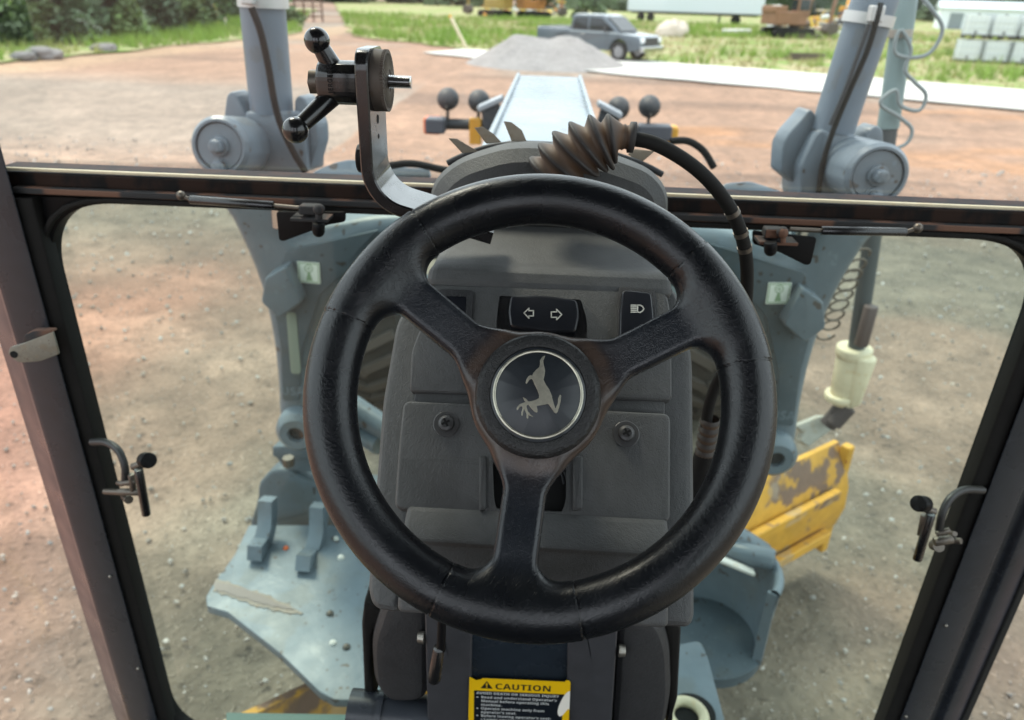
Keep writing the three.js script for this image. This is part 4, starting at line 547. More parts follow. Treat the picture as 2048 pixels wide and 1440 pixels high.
  PY([[1340, 1292], [1400, 1280], [1415, 1312], [1452, 1450], [1340, 1450]], 0.98, 0.05, M.deck, 'right_bracket'.replace('right_', 'frame_'), 0.02);
  const hp = atY(1385, 1425, 0.985); mesh('frame_socket', [rod(hp.clone().add(V(0, -0.03, 0)), hp, 0.06, 0.06, 28)], M.void, G); mesh('socket_ring', new THREE.TorusGeometry(0.045, 0.014, 10, 28).rotateX(Math.PI / 2).translate(hp.x - 0.02, hp.y + 0.01, hp.z + 0.02), M.cream, G);
  PY([[452, 1424], [700, 1428], [700, 1470], [452, 1470]], 1.05, 0.03, std([0.07, 0.13, 0.115], 0.6), 'step_plate', 0.006, 0.003);
}
{ // grade control mast standing on the blade's right end
  const g = thing('grade_control_mast', 'dark mast with coiled cable and cream plastic sleeve on the blade end', 'mast'), D = 2.72, q = (X, Y, d = D) => atZ(X, Y, d), top = q(1812, 0), bot = q(1712, 700), up = V().subVectors(top, bot).normalize();
  mesh('pole', [rod(q(1776, 255), top.clone().addScaledVector(up, 0.8), 0.036, 0.033, 24)], std([0.20, 0.27, 0.27], 0.5), g);
  mesh('lower_pole', [rod(bot, q(1776, 256), 0.032, 0.032, 24)], std([0.055, 0.065, 0.07], 0.5), g);
  const s = mesh('plastic_sleeve', [rod(q(1686, 805), q(1708, 698), 0.056, 0.060, 30, 0.008), rod(q(1704, 808, 2.68), q(1730, 712, 2.68), 0.03, 0.045, 24, 0.01)], M.cream, g);
  mesh('sleeve_collar', [rod(q(1706, 712), q(1710, 694), 0.068, 0.068, 30, 0.004), rod(q(1681, 798), q(1683, 786), 0.064, 0.064, 30, 0.004)], M.cream, s);
  mesh('side_rod', rod(q(1722, 690, 2.66), q(1743, 612, 2.66), 0.026, 0.026, 20, 0.003), std([0.10, 0.07, 0.065], 0.6), g);
  mesh('lower_rod', [rod(q(1655, 850), q(1692, 808), 0.035, 0.035, 18), rod(q(1668, 848, 2.68), q(1698, 815, 2.68), 0.03, 0.03, 18)], std([0.06, 0.045, 0.045], 0.7), g);
  const coil = []; for (let i = 0; i <= 90; i++) { const t = i / 90, c = q(lerp(1718, 1650, t), lerp(510, 670, t), 2.5), a = t * Math.PI * 2 * 8; coil.push(c.add(V(Math.cos(a) * 0.034, Math.sin(a) * 0.04, Math.sin(a) * 0.028))); }
  mesh('coiled_cable', tube(coil, 0.0042, 260, 8), std([0.12, 0.095, 0.075], 0.7), g);
  const wv = [[1830, -20], [1865, 20], [1885, 60], [1860, 105], [1830, 115], [1790, 105], [1800, 60], [1822, 100], [1810, 140], [1830, 165], [1852, 190], [1840, 220], [1800, 210], [1792, 180], [1760, 205], [1800, 235], [1824, 260], [1815, 285], [1785, 300]]; mesh('loose_cable', tube(wv.map(([X, Y]) => q(X, Y, 2.66)), 0.0065, 120, 8), std([0.22, 0.25, 0.25], 0.6), g);
  mesh('pole_clamp', rod(q(1800, 58), q(1797, 74), 0.042, 0.042, 24), M.steel, g);
}

// ---------------------------------------------------------------- steering column with its wheel
const COL = thing('steering_column', 'grey steering column carrying a black three-spoke wheel, rocker switches and a caution sticker', 'steering column');
{
  const up = THREE.MathUtils.degToRad(38), C = atD(1076, 789, 0.596);
  const fr = frame(C, V(1, 0, 0), V(0, Math.sin(up), Math.cos(up)));
  const g = new THREE.Group(); g.name = 'steering_wheel'; g.userData.label = 'black three-spoke steering wheel with worn grip and deer emblem'; COL.add(g);
  g.position.copy(C); g.quaternion.setFromRotationMatrix(fr.m);
  const Rm = 0.1682, A = 0.0216, B = 0.0205;
  const ang = (X, Y) => { const p = fr.px(X, Y); return Math.atan2(p.y, p.x); };
  const pairs = [[ang(842, 452), ang(690, 640)], [ang(1486, 733), ang(1378, 515)], [ang(888, 1166), ang(1155, 1203)]];
  const arcs = pairs.map(([a, b]) => { const d = Math.atan2(Math.sin(b - a), Math.cos(b - a)); return { mid: a + d / 2, half: Math.abs(d) / 2 }; });
  const grooves = arcs.flatMap((a) => [a.mid - a.half, a.mid + a.half]);
  const near = (t) => Math.min(...grooves.map((q) => Math.abs(Math.atan2(Math.sin(t - q), Math.cos(t - q)))));
  const dirt = (x, y, z) => { // brown dust in the joint round the hub and on the left outer edge of the rim
    const r = Math.hypot(x, y), a = Math.atan2(y, x), n = vnoise(x * 90 + 50, y * 90 + 50, 512, 9);
    let k = smooth(0.014, 0.003, Math.abs(r - 0.054)) * (0.55 + 0.6 * n) + 0.16 * smooth(0.02, 0, Math.abs(r - 0.06)) * n;
    k += smooth(0.184, 0.189, r) * smooth(0.005, -0.004, z) * smooth(-0.08, -0.15, x) * (0.5 + 0.5 * n) * 0.9;
    k += 0.22 * smooth(0.0, -0.014, z) * smooth(0.16, 0.06, r);
    return clamp(k);
  };
  const tint = (k) => [lerp(1, 4.0, k), lerp(1, 2.3, k), lerp(1, 1.4, k)];
  { // the round rim
    const us = []; for (let i = 0; i < 360; i++) us.push(i / 360 * Math.PI * 2);
    for (const q of grooves) for (let k = -6; k <= 6; k++) us.push(((q + k * 0.0011) % (Math.PI * 2) + Math.PI * 2) % (Math.PI * 2));
    us.sort((a, b) => a - b);
    const nv = 48, pos = [], nor = [], uv = [], col = [], idx = [];
    us.push(us[0] + Math.PI * 2);
    us.forEach((u) => {
      const dip = smooth(0.0042, 0.0012, near(u)) * 0.0016;
      for (let j = 0; j <= nv; j++) {
        const v = j / nv * Math.PI * 2, a = A - dip, b = B - dip, r = Rm + a * Math.cos(v), z = b * Math.sin(v);
        const x = r * Math.cos(u), y = r * Math.sin(u); pos.push(x, y, z);
        const n = V(Math.cos(v) / a * Math.cos(u), Math.cos(v) / a * Math.sin(u), Math.sin(v) / b).normalize(); nor.push(n.x, n.y, n.z);
        uv.push(u * Rm, v * A); col.push(...tint(dirt(x, y, z)));
      }
    });
    for (let i = 0; i < us.length - 1; i++) for (let j = 0; j < nv; j++) { const a = i * (nv + 1) + j, b = a + nv + 1; idx.push(a, b, a + 1, b, b + 1, a + 1); }
    const q = new THREE.BufferGeometry(); q.setAttribute('position', new THREE.Float32BufferAttribute(pos, 3)); q.setAttribute('normal', new THREE.Float32BufferAttribute(nor, 3)); q.setAttribute('uv', new THREE.Float32BufferAttribute(uv, 2)); q.setAttribute('color', new THREE.Float32BufferAttribute(col, 3)); q.setIndex(idx);
    mesh('rim', q, M.rubberGrip, g, { keepUV: true, color: true });
  }
  { // spokes and hub as one smooth casting, meshed from a distance field
    const smin = (a, b, k) => { const h = Math.max(k - Math.abs(a - b), 0) / k; return Math.min(a, b) - h * h * k * 0.25; };
    const cs = arcs.map((a) => [Math.cos(a.mid), Math.sin(a.mid)]);
    const field = (x, y, z) => {
      const r = Math.hypot(x, y), th = Math.atan2(y, x);
      let d = 1;
      for (const [c, s] of cs) {
        const l = x * c + y * s, t = -x * s + y * c, zc = lerp(-0.019, -0.004, smooth(0.05, 0.15, l));
        const hw = 0.0108 + 0.010 * smooth(0.08, 0.052, l) + 0.010 * smooth(0.13, 0.160, l), ht = 0.004;
        const qx = Math.abs(t) - hw, qz = Math.abs(z - zc) - ht, ql = Math.max(-l, l - 0.162);
        d = Math.min(d, Math.hypot(Math.max(qx, 0), Math.max(qz, 0), Math.max(ql, 0)) + Math.min(Math.max(qx, qz, ql), 0) - 0.0068);
      }
      const hq = r - 0.0495, hz = Math.abs(z + 0.027) - 0.009;
      d = smin(d, Math.hypot(Math.max(hq, 0), Math.max(hz, 0)) + Math.min(Math.max(hq, hz), 0) - 0.007, 0.016);
      const tor = Math.hypot(r - Rm, z * A / B) - A - 0.0005;
      d = smin(d, tor, 0.020);
      if (r > 0.13) { let w = 1; for (const a of arcs) { const da = Math.abs(Math.atan2(Math.sin(th - a.mid), Math.cos(th - a.mid))); w = Math.min(w, r * (da - a.half + 0.006)); } d = Math.max(d, w); }
      return d;
    };
    const h = 0.0021, nx = 190, ny = 190, nz = 36, ox = -h * nx / 2, oy = ox, oz = -0.047, N = new Float32Array(nx * ny * nz);
    const I = (i, j, k) => (k * ny + j) * nx + i;
    for (let k = 0; k < nz; k++) for (let j = 0; j < ny; j++) for (let i = 0; i < nx; i++) { const x = ox + i * h, y = oy + j * h, r = Math.hypot(x, y); N[I(i, j, k)] = r > 0.197 ? 0.01 : field(x, y, oz + k * h); }
    const vid = new Int32Array(nx * ny * nz).fill(-1), P = [];
    for (let k = 0; k < nz - 1; k++) for (let j = 0; j < ny - 1; j++) for (let i = 0; i < nx - 1; i++) {
      let sx = 0, sy = 0, sz = 0, c = 0;
      const val = (a, b, q) => N[I(i + a, j + b, k + q)];
      for (const [a, b] of EDGES) { const va = val(...a), vb = val(...b); if (va < 0 !== vb < 0) { const t = va / (va - vb); sx += lerp(a[0], b[0], t); sy += lerp(a[1], b[1], t); sz += lerp(a[2], b[2], t); c++; } }
      if (c) { vid[I(i, j, k)] = P.length; P.push(V(ox + (i + sx / c) * h, oy + (j + sy / c) * h, oz + (k + sz / c) * h)); }
    }
    const gradient = (p) => { const e = 0.0005; return V(field(p.x + e, p.y, p.z) - field(p.x - e, p.y, p.z), field(p.x, p.y + e, p.z) - field(p.x, p.y - e, p.z), field(p.x, p.y, p.z + e) - field(p.x, p.y, p.z - e)).normalize(); };
    const NR = P.map((p) => { for (let q = 0; q < 2; q++) { const gr = gradient(p); p.addScaledVector(gr, -clamp(field(p.x, p.y, p.z), -0.001, 0.001)); } return gradient(p); });
    const tris = [];
    const quad = (a, b, c, d, flip) => { if (Math.min(a, b, c, d) < 0) return; if (flip) tris.push([a, b, c], [a, c, d]); else tris.push([a, c, b], [a, d, c]); };
    for (let k = 1; k < nz - 1; k++) for (let j = 1; j < ny - 1; j++) for (let i = 1; i < nx - 1; i++) {
      const s = N[I(i, j, k)] < 0;
      if (s !== N[I(i + 1, j, k)] < 0) quad(vid[I(i, j - 1, k - 1)], vid[I(i, j, k - 1)], vid[I(i, j, k)], vid[I(i, j - 1, k)], s);
      if (s !== N[I(i, j + 1, k)] < 0) quad(vid[I(i - 1, j, k - 1)], vid[I(i - 1, j, k)], vid[I(i, j, k)], vid[I(i, j, k - 1)], s);
      if (s !== N[I(i, j, k + 1)] < 0) quad(vid[I(i - 1, j - 1, k)], vid[I(i, j - 1, k)], vid[I(i, j, k)], vid[I(i - 1, j, k)], s);
    }
    const bins = [[], [], []];
    for (const t of tris) { const x = (P[t[0]].x + P[t[1]].x + P[t[2]].x) / 3, y = (P[t[0]].y + P[t[1]].y + P[t[2]].y) / 3, th = Math.atan2(y, x); let b = 0, best = 9; arcs.forEach((a, q) => { const d = Math.abs(Math.atan2(Math.sin(th - a.mid), Math.cos(th - a.mid))); if (d < best) { best = d; b = q; } }); bins[b].push(t); }
    for (const bin of bins) {
      const pos = [], nor = [], uv = [], col = [];
      for (const t of bin) for (const q of t) { const p = P[q], n = NR[q]; pos.push(p.x, p.y, p.z); nor.push(n.x, n.y, n.z); uv.push(p.x + p.z * 0.6, p.y + p.z * 0.5); const ch = 1 + 1.5 * smooth(0.15, 0.125, Math.hypot(p.x, p.y)); col.push(...tint(dirt(p.x, p.y, p.z)).map((q) => q * ch)); }
      const q = new THREE.BufferGeometry(); q.setAttribute('position', new THREE.Float32BufferAttribute(pos, 3)); q.setAttribute('normal', new THREE.Float32BufferAttribute(nor, 3)); q.setAttribute('uv', new THREE.Float32BufferAttribute(uv, 2)); q.setAttribute('color', new THREE.Float32BufferAttribute(col, 3));
      mesh('spoke', q, M.rubberGrip, g, { keepUV: true, color: true });
    }
  }
  const top = 0.003;
  const lathe = (pts, seg = 96) => crease(new THREE.LatheGeometry(pts.map((p) => new THREE.Vector2(...p)), seg).rotateX(Math.PI / 2), 0.6);
  mesh('hub_cap', lathe([[0.051, -0.02], [0.0512, -0.004], [0.0505, -0.0005], [0.0485, 0.0018], [0.046, top - 0.0004], [0.0398, top], [0.0390, top - 0.0002], [0.0386, top - 0.0016], [0.0, top - 0.0016]]), M.hubCap, g);
  const em = g; mesh('emblem', lathe([[0.0384, top - 0.002], [0.0384, top - 0.0008], [0.0378, top - 0.0004], [0, top - 0.0004]]), M.emblemBack, g, { label: 'round emblem with a leaping deer inside a silver ring' });
  mesh('emblem_ring', crease(new THREE.TorusGeometry(0.0352, 0.0011, 8, 120).scale(1, 1, 0.45).translate(0, 0, top - 0.0002)), M.emblem, em);
  const deer = [[805, 372], [782, 430], [790, 480], [803, 540], [797, 590], [785, 640], [810, 690], [850, 750], [875, 810], [885, 855], [900, 910], [918, 960], [945, 900], [948, 850], [968, 805], [982, 815], [975, 880], [960, 940], [940, 1000], [925, 1015], [905, 1003], [880, 965], [855, 930], [838, 908], [775, 922], [710, 932], [718, 975], [718, 1000], [705, 1005], [680, 990], [650, 958], [618, 915], [598, 925], [597, 945], [610, 985], [640, 1025], [675, 1052], [640, 1045], [614, 1028], [618, 1050], [612, 1075], [597, 1060], [596, 1020], [577, 975], [570, 962], [556, 1000], [553, 1040], [540, 1035], [541, 1000], [555, 955], [550, 935], [522, 940], [500, 978], [488, 975], [492, 945], [520, 912], [560, 895], [588, 889], [573, 870], [555, 832], [592, 850], [617, 880], [650, 878], [700, 862], [735, 845], [738, 810], [720, 760], [690, 700], [670, 650], [658, 630], [630, 640], [600, 685], [588, 680], [595, 640], [620, 600], [645, 588], [662, 597], [670, 570], [700, 535], [740, 500], [748, 470], [748, 425], [775, 385]];
  const cen = fr.px(940 + 725 / 5.54, 640 + 798 / 5.54, top);
  const s = roundPoly(deer.map(([x, y]) => fr.px(940 + x / 5.54, 640 + y / 5.54, top).sub(cen)), 0.0004);
  mesh('deer_mark', new THREE.ExtrudeGeometry(s, { depth: 0.0004, bevelEnabled: true, bevelThickness: 0.0002, bevelSize: 0.0002, bevelOffset: -0.0002, bevelSegments: 1, curveSegments: 2 }).translate(0, 0, top - 0.0005), M.emblem, em);
  { const q = fr.px(786, 1124, 0.015), nk = []; for (let k = 0; k < 5; k++) nk.push(ball(V(q.x + rr(-0.0016, 0.0016), q.y + rr(-0.002, 0.002), 0.0128 + rr(0, 0.0006)), rr(0.0012, 0.002), 8)); mesh('grip_nick', nk, M.cream, g, { kind: 'stuff' }); }
  mesh('steering_shaft', rod(V(0, 0, -0.03), V(0, 0, -0.16), 0.026, 0.03, 28), M.plasticDark, g);
}

// ---------------------------------------------------------------- steering console
const CF = frame(atD(1072, 800, 0.70), V(1, 0, 0), V(0, Math.SQRT1_2, Math.SQRT1_2));
{
  const g = COL;
  const body = [[848, 556], [1350, 572], [1376, 640], [1387, 720], [1390, 1000], [1391, 1235], [1380, 1254, 0.008], [1318, 1250, 0.006], [1310, 1215], [800, 1180], [796, 1224, 0.006], [745, 1216, 0.010], [734, 1180], [748, 1000], [764, 800], [792, 640]];
  mesh('housing', slab(CF, body, -0.012, 0.12, 0.008, 0.01), M.plastic, g);
  // hood: profile along the width
  const prof = (pts, X0, X1, Y, w, bevel, mat, name, taper = 0) => {
    const s = roundPoly(pts, 0.006), a = CF.px(X0, Y, w).x, b = CF.px(X1, Y, w).x;
    const e = extrude(s, b - a, bevel, 4, 8).translate(0, 0, a);
    if (taper) { const p = e.attributes.position, v0 = pts[0][0]; for (let i = 0; i < p.count; i++) p.setZ(i, p.getZ(i) * (1 + taper * (p.getX(i) - v0))); }
    return mesh(name, e.applyMatrix4(new THREE.Matrix4().makeBasis(CF.v, CF.n, CF.u).setPosition(CF.o)), mat, g);
  };
  const v = (Y, w = 0) => CF.px(1072, Y, w).y;
  const v0 = v(560, 0.004);
  prof([[v0, 0.004], [v0 + 0.012, 0.003], [v0 + 0.025, -0.012], [v0 + 0.105, -0.075], [v0 + 0.10, -0.12], [v0 - 0.01, -0.10], [v0 - 0.01, 0.001]], 851, 1347, 560, 0.004, 0.010, M.plastic, 'hood', -0.9);
  const panel = [[861, 567], [1335, 580, 0.012], [1344, 640], [1345, 801], [818, 783], [822, 700], [846, 640]];
  const pocket = [[992, 584], [1168, 592], [1182, 640], [1182, 730], [985, 720], [985, 640]];
  mesh('switch_panel', slab(CF, panel, 0.002, 0.016, 0.004, 0.006, [pocket]), M.plastic, g);
  mesh('switch_pocket', slab(CF, [[980, 578], [1186, 586], [1190, 740], [978, 728]], -0.008, 0.004, 0.001), M.plastic, g);
  mesh('panel_step', slab(CF, [[830, 782], [1330, 799], [1330, 830], [826, 806]], -0.004, 0.02, 0.002), M.plastic, g);
  const hole = [[976, 915], [1140, 905], [1141, 1005], [1128, 1036], [1105, 1052], [1000, 1050], [980, 1010]];
  mesh('lower_cover', slab(CF, [[806, 800], [1342, 826], [1341, 1045], [788, 1018], [796, 900]], 0.008, 0.02, 0.004, 0.008, [hole]), M.plastic, g);
  mesh('shaft_opening', slab(CF, [[960, 890], [1160, 890], [1160, 1060], [960, 1060]], -0.008, 0.002, 0.0005), M.void, g);
  for (const X of [[958, 972], [1146, 1166]]) mesh('guide_rib', slab(CF, [[X[0], 910], [X[1], 910], [X[1], 1018], [X[0], 1022]], 0.013, 0.01, 0.003, 0.003), M.plastic, g);
  for (const [a, b] of [[[1098, 935], [1128, 968]], [[1105, 925], [1136, 975]]]) { const p = [a, [(a[0] + b[0]) / 2 + 8, (a[1] + b[1]) / 2 - 6], b].map(([X, Y]) => { const q = CF.px(X, Y, -0.004); return V(q.x, q.y, -0.004).applyMatrix4(CF.m); }); mesh('wire', tube(p, 0.0012, 12, 6), M.lampBack, g); }
  const vl = v(1018, 0.008);
  prof([[vl, 0.006], [v(1042, 0.012), 0.012], [v(1096, 0.020), 0.021], [v(1104, 0.018), 0.015], [v(1240, 0.006), 0.006], [v(1240, 0.006), -0.08], [vl, -0.08]], 800, 1342, 1100, 0.02, 0.005, M.plastic, 'lower_apron');
  // blank plate and switches
  mesh('blank_plate', slab(CF, [[878, 577], [946, 580], [942, 660], [880, 650]], 0.0045, 0.004, 0.001, 0.003, [[[890, 590], [935, 592], [932, 650], [890, 645]]]), M.plasticDark, g);
  mesh('blank_insert', slab(CF, [[890, 590], [935, 592], [932, 650], [890, 645]], 0.0035, 0.003, 0.001, 0.002), M.switchBlack, g);
  const ts = mesh('turn_signal_switch', slab(CF, [[1021, 589], [1090, 588, 0.02], [1154, 598], [1160, 628, 0.01], [1152, 664], [1090, 664], [1020, 653], [1016, 620]], 0.012, 0.02, 0.004, 0.004), M.switchBlack, g);
  const hs = mesh('headlight_switch', slab(CF, [[1245, 578], [1303, 584], [1308, 630], [1309, 680], [1239, 680], [1240, 625]], 0.0105, 0.018, 0.003, 0.005), M.switchBlack, g);
  mesh('switch_bezel', slab(CF, [[1238, 573], [1310, 578], [1314, 690], [1234, 690]], 0.0045, 0.004, 0.001, 0.003), M.plasticDark, g);
  const stroke = (pts, w, th, closed) => { const q = pts.map(([X, Y]) => CF.px(X, Y, w)), out = []; for (let i = 0; i < q.length - (closed ? 0 : 1); i++) { const a = q[i], b = q[(i + 1) % q.length], d = b.clone().sub(a), L = d.length(); out.push(new THREE.BoxGeometry(L + th * 0.9, th, 0.0003).rotateZ(Math.atan2(d.y, d.x)).translate((a.x + b.x) / 2, (a.y + b.y) / 2, w + 0.0001).applyMatrix4(CF.m)); } return out; };
  const px = (z, o) => z.map(([x, y]) => [680 + x / 2.88, 400 + y / 2.88]);
  mesh('arrow_mark', stroke(px([[1060, 651], [1088, 624], [1088, 638], [1114, 638], [1114, 668], [1088, 668], [1088, 681]]), 0.0122, 0.0011, true), M.print, ts);
  mesh('arrow_mark', stroke(px([[1277, 660], [1248, 630], [1248, 645], [1217, 645], [1217, 676], [1248, 676], [1248, 690]]), 0.0122, 0.0011, true), M.print, ts);
  const bars = []; for (let k = 0; k < 5; k++) bars.push(...stroke(px([[1677, 606 + k * 10], [1706, 606 + k * 10]]), 0.0107, 0.0011));
  bars.push(...stroke(px([[1714, 606], [1728, 606], [1742, 613], [1750, 627], [1742, 640], [1728, 648], [1714, 646]]), 0.0107, 0.0012, true));
  mesh('lamp_symbol', bars, M.print, hs);
  for (const [X, Y] of [[893, 848], [1252, 868]]) {
    const p = CF.px(X, Y, 0.008), T = new THREE.Matrix4().multiplyMatrices(CF.m, new THREE.Matrix4().makeTranslation(p.x, p.y, 0.008));
    const L = (pts) => crease(new THREE.LatheGeometry(pts.map((q) => new THREE.Vector2(...q)), 40).rotateX(Math.PI / 2), 0.5).applyMatrix4(T);
    const sc = mesh('screw', [L([[0.0122, 0], [0.0122, 0.0012], [0.0116, 0.0016], [0.006, 0.0016]]), L([[0.0078, 0.001], [0.0078, 0.003], [0.0068, 0.0050], [0.0045, 0.0064], [0, 0.0066]])], M.screw, g);
    mesh('cross_recess', [0, 1].map((k) => new THREE.BoxGeometry(k ? 0.002 : 0.008, k ? 0.008 : 0.002, 0.0012).rotateZ(0.5).translate(0, 0, 0.0064 + k * 0.00005).applyMatrix4(T)), M.void, sc);
  }
  // rounded instrument pod behind, with the fins of an air vent on top
  const HF = frame(atZ(1100, 345, 0.86), V(1, 0, 0), V(0, 0.15, 1));
  mesh('instrument_pod', slab(HF, [[851, 470], [850, 372, 0.06], [905, 320, 0.05], [1000, 290, 0.06], [1060, 286, 0.06], [1200, 300, 0.06], [1310, 340, 0.05], [1347, 385, 0.06], [1345, 470]], 0.03, 0.16, 0.04, 0.055), M.plastic, g);
  const VF = frame(atZ(1080, 280, 0.97), V(1, 0, 0), V(0.5, 0.3, 1));
  for (const q of [[[898, 276], [914, 277], [942, 294], [958, 303], [926, 306]], [[950, 255], [966, 253], [988, 268], [1003, 284], [974, 287]], [[1009, 242], [1023, 244], [1044, 260], [1054, 283], [1025, 282]]]) mesh('vent_fin', slab(VF, q, 0, 0.0035, 0.0006, 0.001), M.fin, g);
  const VR = frame(atZ(1290, 310, 0.97), V(1, 0, 0), V(-0.5, 0.3, 1));
  for (const q of [[[1255, 308], [1270, 298], [1308, 302], [1280, 326]]]) mesh('vent_fin', slab(VR, q, 0, 0.0035, 0.0006, 0.001), M.fin, g);
  mesh('vent_rim', tube([[895, 322], [930, 306], [975, 291], [1030, 284], [1090, 285], [1160, 291], [1230, 306], [1290, 327], [1325, 345]].map(([X, Y]) => atZ(X, Y + 4, 0.965)), 0.004, 50, 8), M.lampBack, g);
  // painted pedestal with the caution sticker
  const PF = frame(atZ(1040, 1350, 0.72), V(1, 0, 0), V(0, 0, 1));
  mesh('pedestal', [slab(PF, [[846, 1100], [946, 1100], [941, 1500], [856, 1500]], 0, 0.16, 0.004, 0.003), slab(PF, [[1138, 1100], [1246, 1100], [1220, 1500], [1132, 1500]], 0, 0.16, 0.004, 0.003)], M.pedestalPaint, g);
  mesh('pedestal_channel', slab(PF, [[944, 1100], [1140, 1100], [1134, 1500], [940, 1500]], -0.006, 0.15, 0.002, 0.002), M.navyPaint, g);
  const cup = (pts, w, d) => slab(PF, pts, w, d, 0.018, 0.03);
  mesh('side_cover', cup([[770, 1195], [856, 1195], [856, 1412], [770, 1412], [744, 1370], [738, 1290]], -0.012, 0.12), M.plasticDark, g);
  mesh('side_cover', cup([[1238, 1235], [1318, 1240], [1342, 1300], [1345, 1400], [1325, 1500], [1222, 1500]], -0.012, 0.12), M.plasticDark, g);
  mesh('rubber_skirt', [slab(PF, [[728, 1200], [765, 1225], [744, 1270], [742, 1350], [752, 1400], [728, 1400], [722, 1250]], -0.035, 0.06, 0.006, 0.006), slab(PF, [[1322, 1225], [1352, 1225], [1363, 1260], [1356, 1400], [1335, 1470], [1335, 1300]], -0.035, 0.06, 0.006, 0.006)], M.rubber, g);
  for (const [X, Y] of [[846, 1275], [1240, 1301]]) { const p = PF.px(X, Y, -0.004), q = V(p.x, p.y, -0.004).applyMatrix4(PF.m), d = X < 1000 ? -1 : 1; mesh('bolt', rod(q.clone().add(V(-d * 0.002, 0, 0)), q.clone().add(V(d * 0.007, 0, 0)), 0.0085, 0.0075, 16, 0.001), M.steel, g); }
  { const a = PF.px(884, 1235, 0.03), b = PF.px(882, 1300, 0.03), c = PF.px(868, 1352, 0.03), T = (p, z) => V(p.x, p.y, z).applyMatrix4(PF.m); const l = mesh('tilt_lever', rod(T(a, 0.03), T(b, 0.03), 0.0055, 0.006, 12), M.blackFrame, g); mesh('lever_grip', [rod(T(b, 0.03).add(V(-0.002, 0.008, 0)), T(c, 0.034).add(V(0, -0.006, 0)), 0.0075, 0.009, 18, 0.005)], M.blackMetal, l); }
  mesh('pipe', [rod(atZ(700, 1425, 0.74), atZ(862, 1440, 0.74), 0.034, 0.034, 28), rod(atZ(756, 1429, 0.74), atZ(768, 1430, 0.74), 0.037, 0.037, 28)], M.cabPaint, g);
  { // caution sticker, worn and torn
    const c = document.createElement('canvas'); c.width = 512; c.height = 400; const x = c.getContext('2d');
    x.fillStyle = '#e3b708'; x.fillRect(0, 0, 512, 400);
    x.fillStyle = '#0d141d'; x.fillRect(26, 92, 462, 308);
    x.fillStyle = '#15171a'; x.beginPath(); x.moveTo(60, 74); x.lineTo(122, 74); x.lineTo(91, 20); x.closePath(); x.fill();
    x.font = 'bold 66px sans-serif'; x.textBaseline = 'alphabetic'; x.save(); x.translate(132, 76); x.scale(0.985, 0.88); x.fillText('CAUTION', 0, 0); x.restore();
    x.fillStyle = '#e3b708'; x.fillRect(87, 36, 8, 20); x.fillRect(87, 60, 8, 8);
    x.fillStyle = '#c9ccca'; x.save(); x.font = 'bold 27px sans-serif'; x.translate(38, 118); x.scale(0.97, 0.9); x.fillText('AVOID DEATH OR SERIOUS INJURY', 0, 0, 440); x.restore();
    x.font = 'bold 25px sans-serif';
    ['Read and understand Operator\u2019s', 'Manual before operating this', 'machine.', 'Operate machine only from', 'operator\u2019s seat.', 'Before leaving operator\u2019s seat:', '\u2022 Lower equipment to ground', '\u2022 Stop engine'].forEach((l, i) => { x.fillText(l, 62, 148 + i * 28, 400); });
    for (const k of [0, 3, 5]) { x.beginPath(); x.arc(44, 140 + k * 28, 5, 0, 7); x.fill(); }
    x.fillStyle = '#e9e6dc'; x.beginPath(); x.moveTo(512, 66); x.bezierCurveTo(492, 80, 480, 120, 470, 160); x.bezierCurveTo(455, 220, 462, 256, 476, 258); x.bezierCurveTo(490, 250, 500, 230, 512, 200); x.fill();
    const t = new THREE.CanvasTexture(c); t.colorSpace = THREE.SRGBColorSpace;
    const m = std([1, 1, 1], 0.45, { map: t });
    const pts = [[939, 1354], [945, 1357], [952, 1361], [962, 1359], [968, 1355], [1000, 1357], [1060, 1360], [1120, 1363], [1138, 1361], [1141, 1366], [1134, 1530], [934, 1530]].map(([X, Y]) => PF.px(X, Y, 0.0026));
    const e = new THREE.ExtrudeGeometry(new THREE.Shape(pts), { depth: 0.0006, bevelEnabled: false }).translate(0, 0, 0.002);
    const o = PF.px(938, 1355, 0.0026), o2 = PF.px(1140, 1364, 0.0026), w = o2.x - o.x, p = e.attributes.position, uv = e.attributes.uv, sk = (o2.y - o.y) / w;
    for (let i = 0; i < p.count; i++) { const a = (p.getX(i) - o.x) / w; uv.setXY(i, a, 1 - (o.y + sk * (p.getX(i) - o.x) - p.getY(i)) / (w * 400 / 512)); }
    t.wrapT = THREE.RepeatWrapping;
    mesh('caution_sticker', e.applyMatrix4(PF.m), m, g, { keepUV: true, label: 'yellow and black caution sticker with a worn white corner' });
  }
}

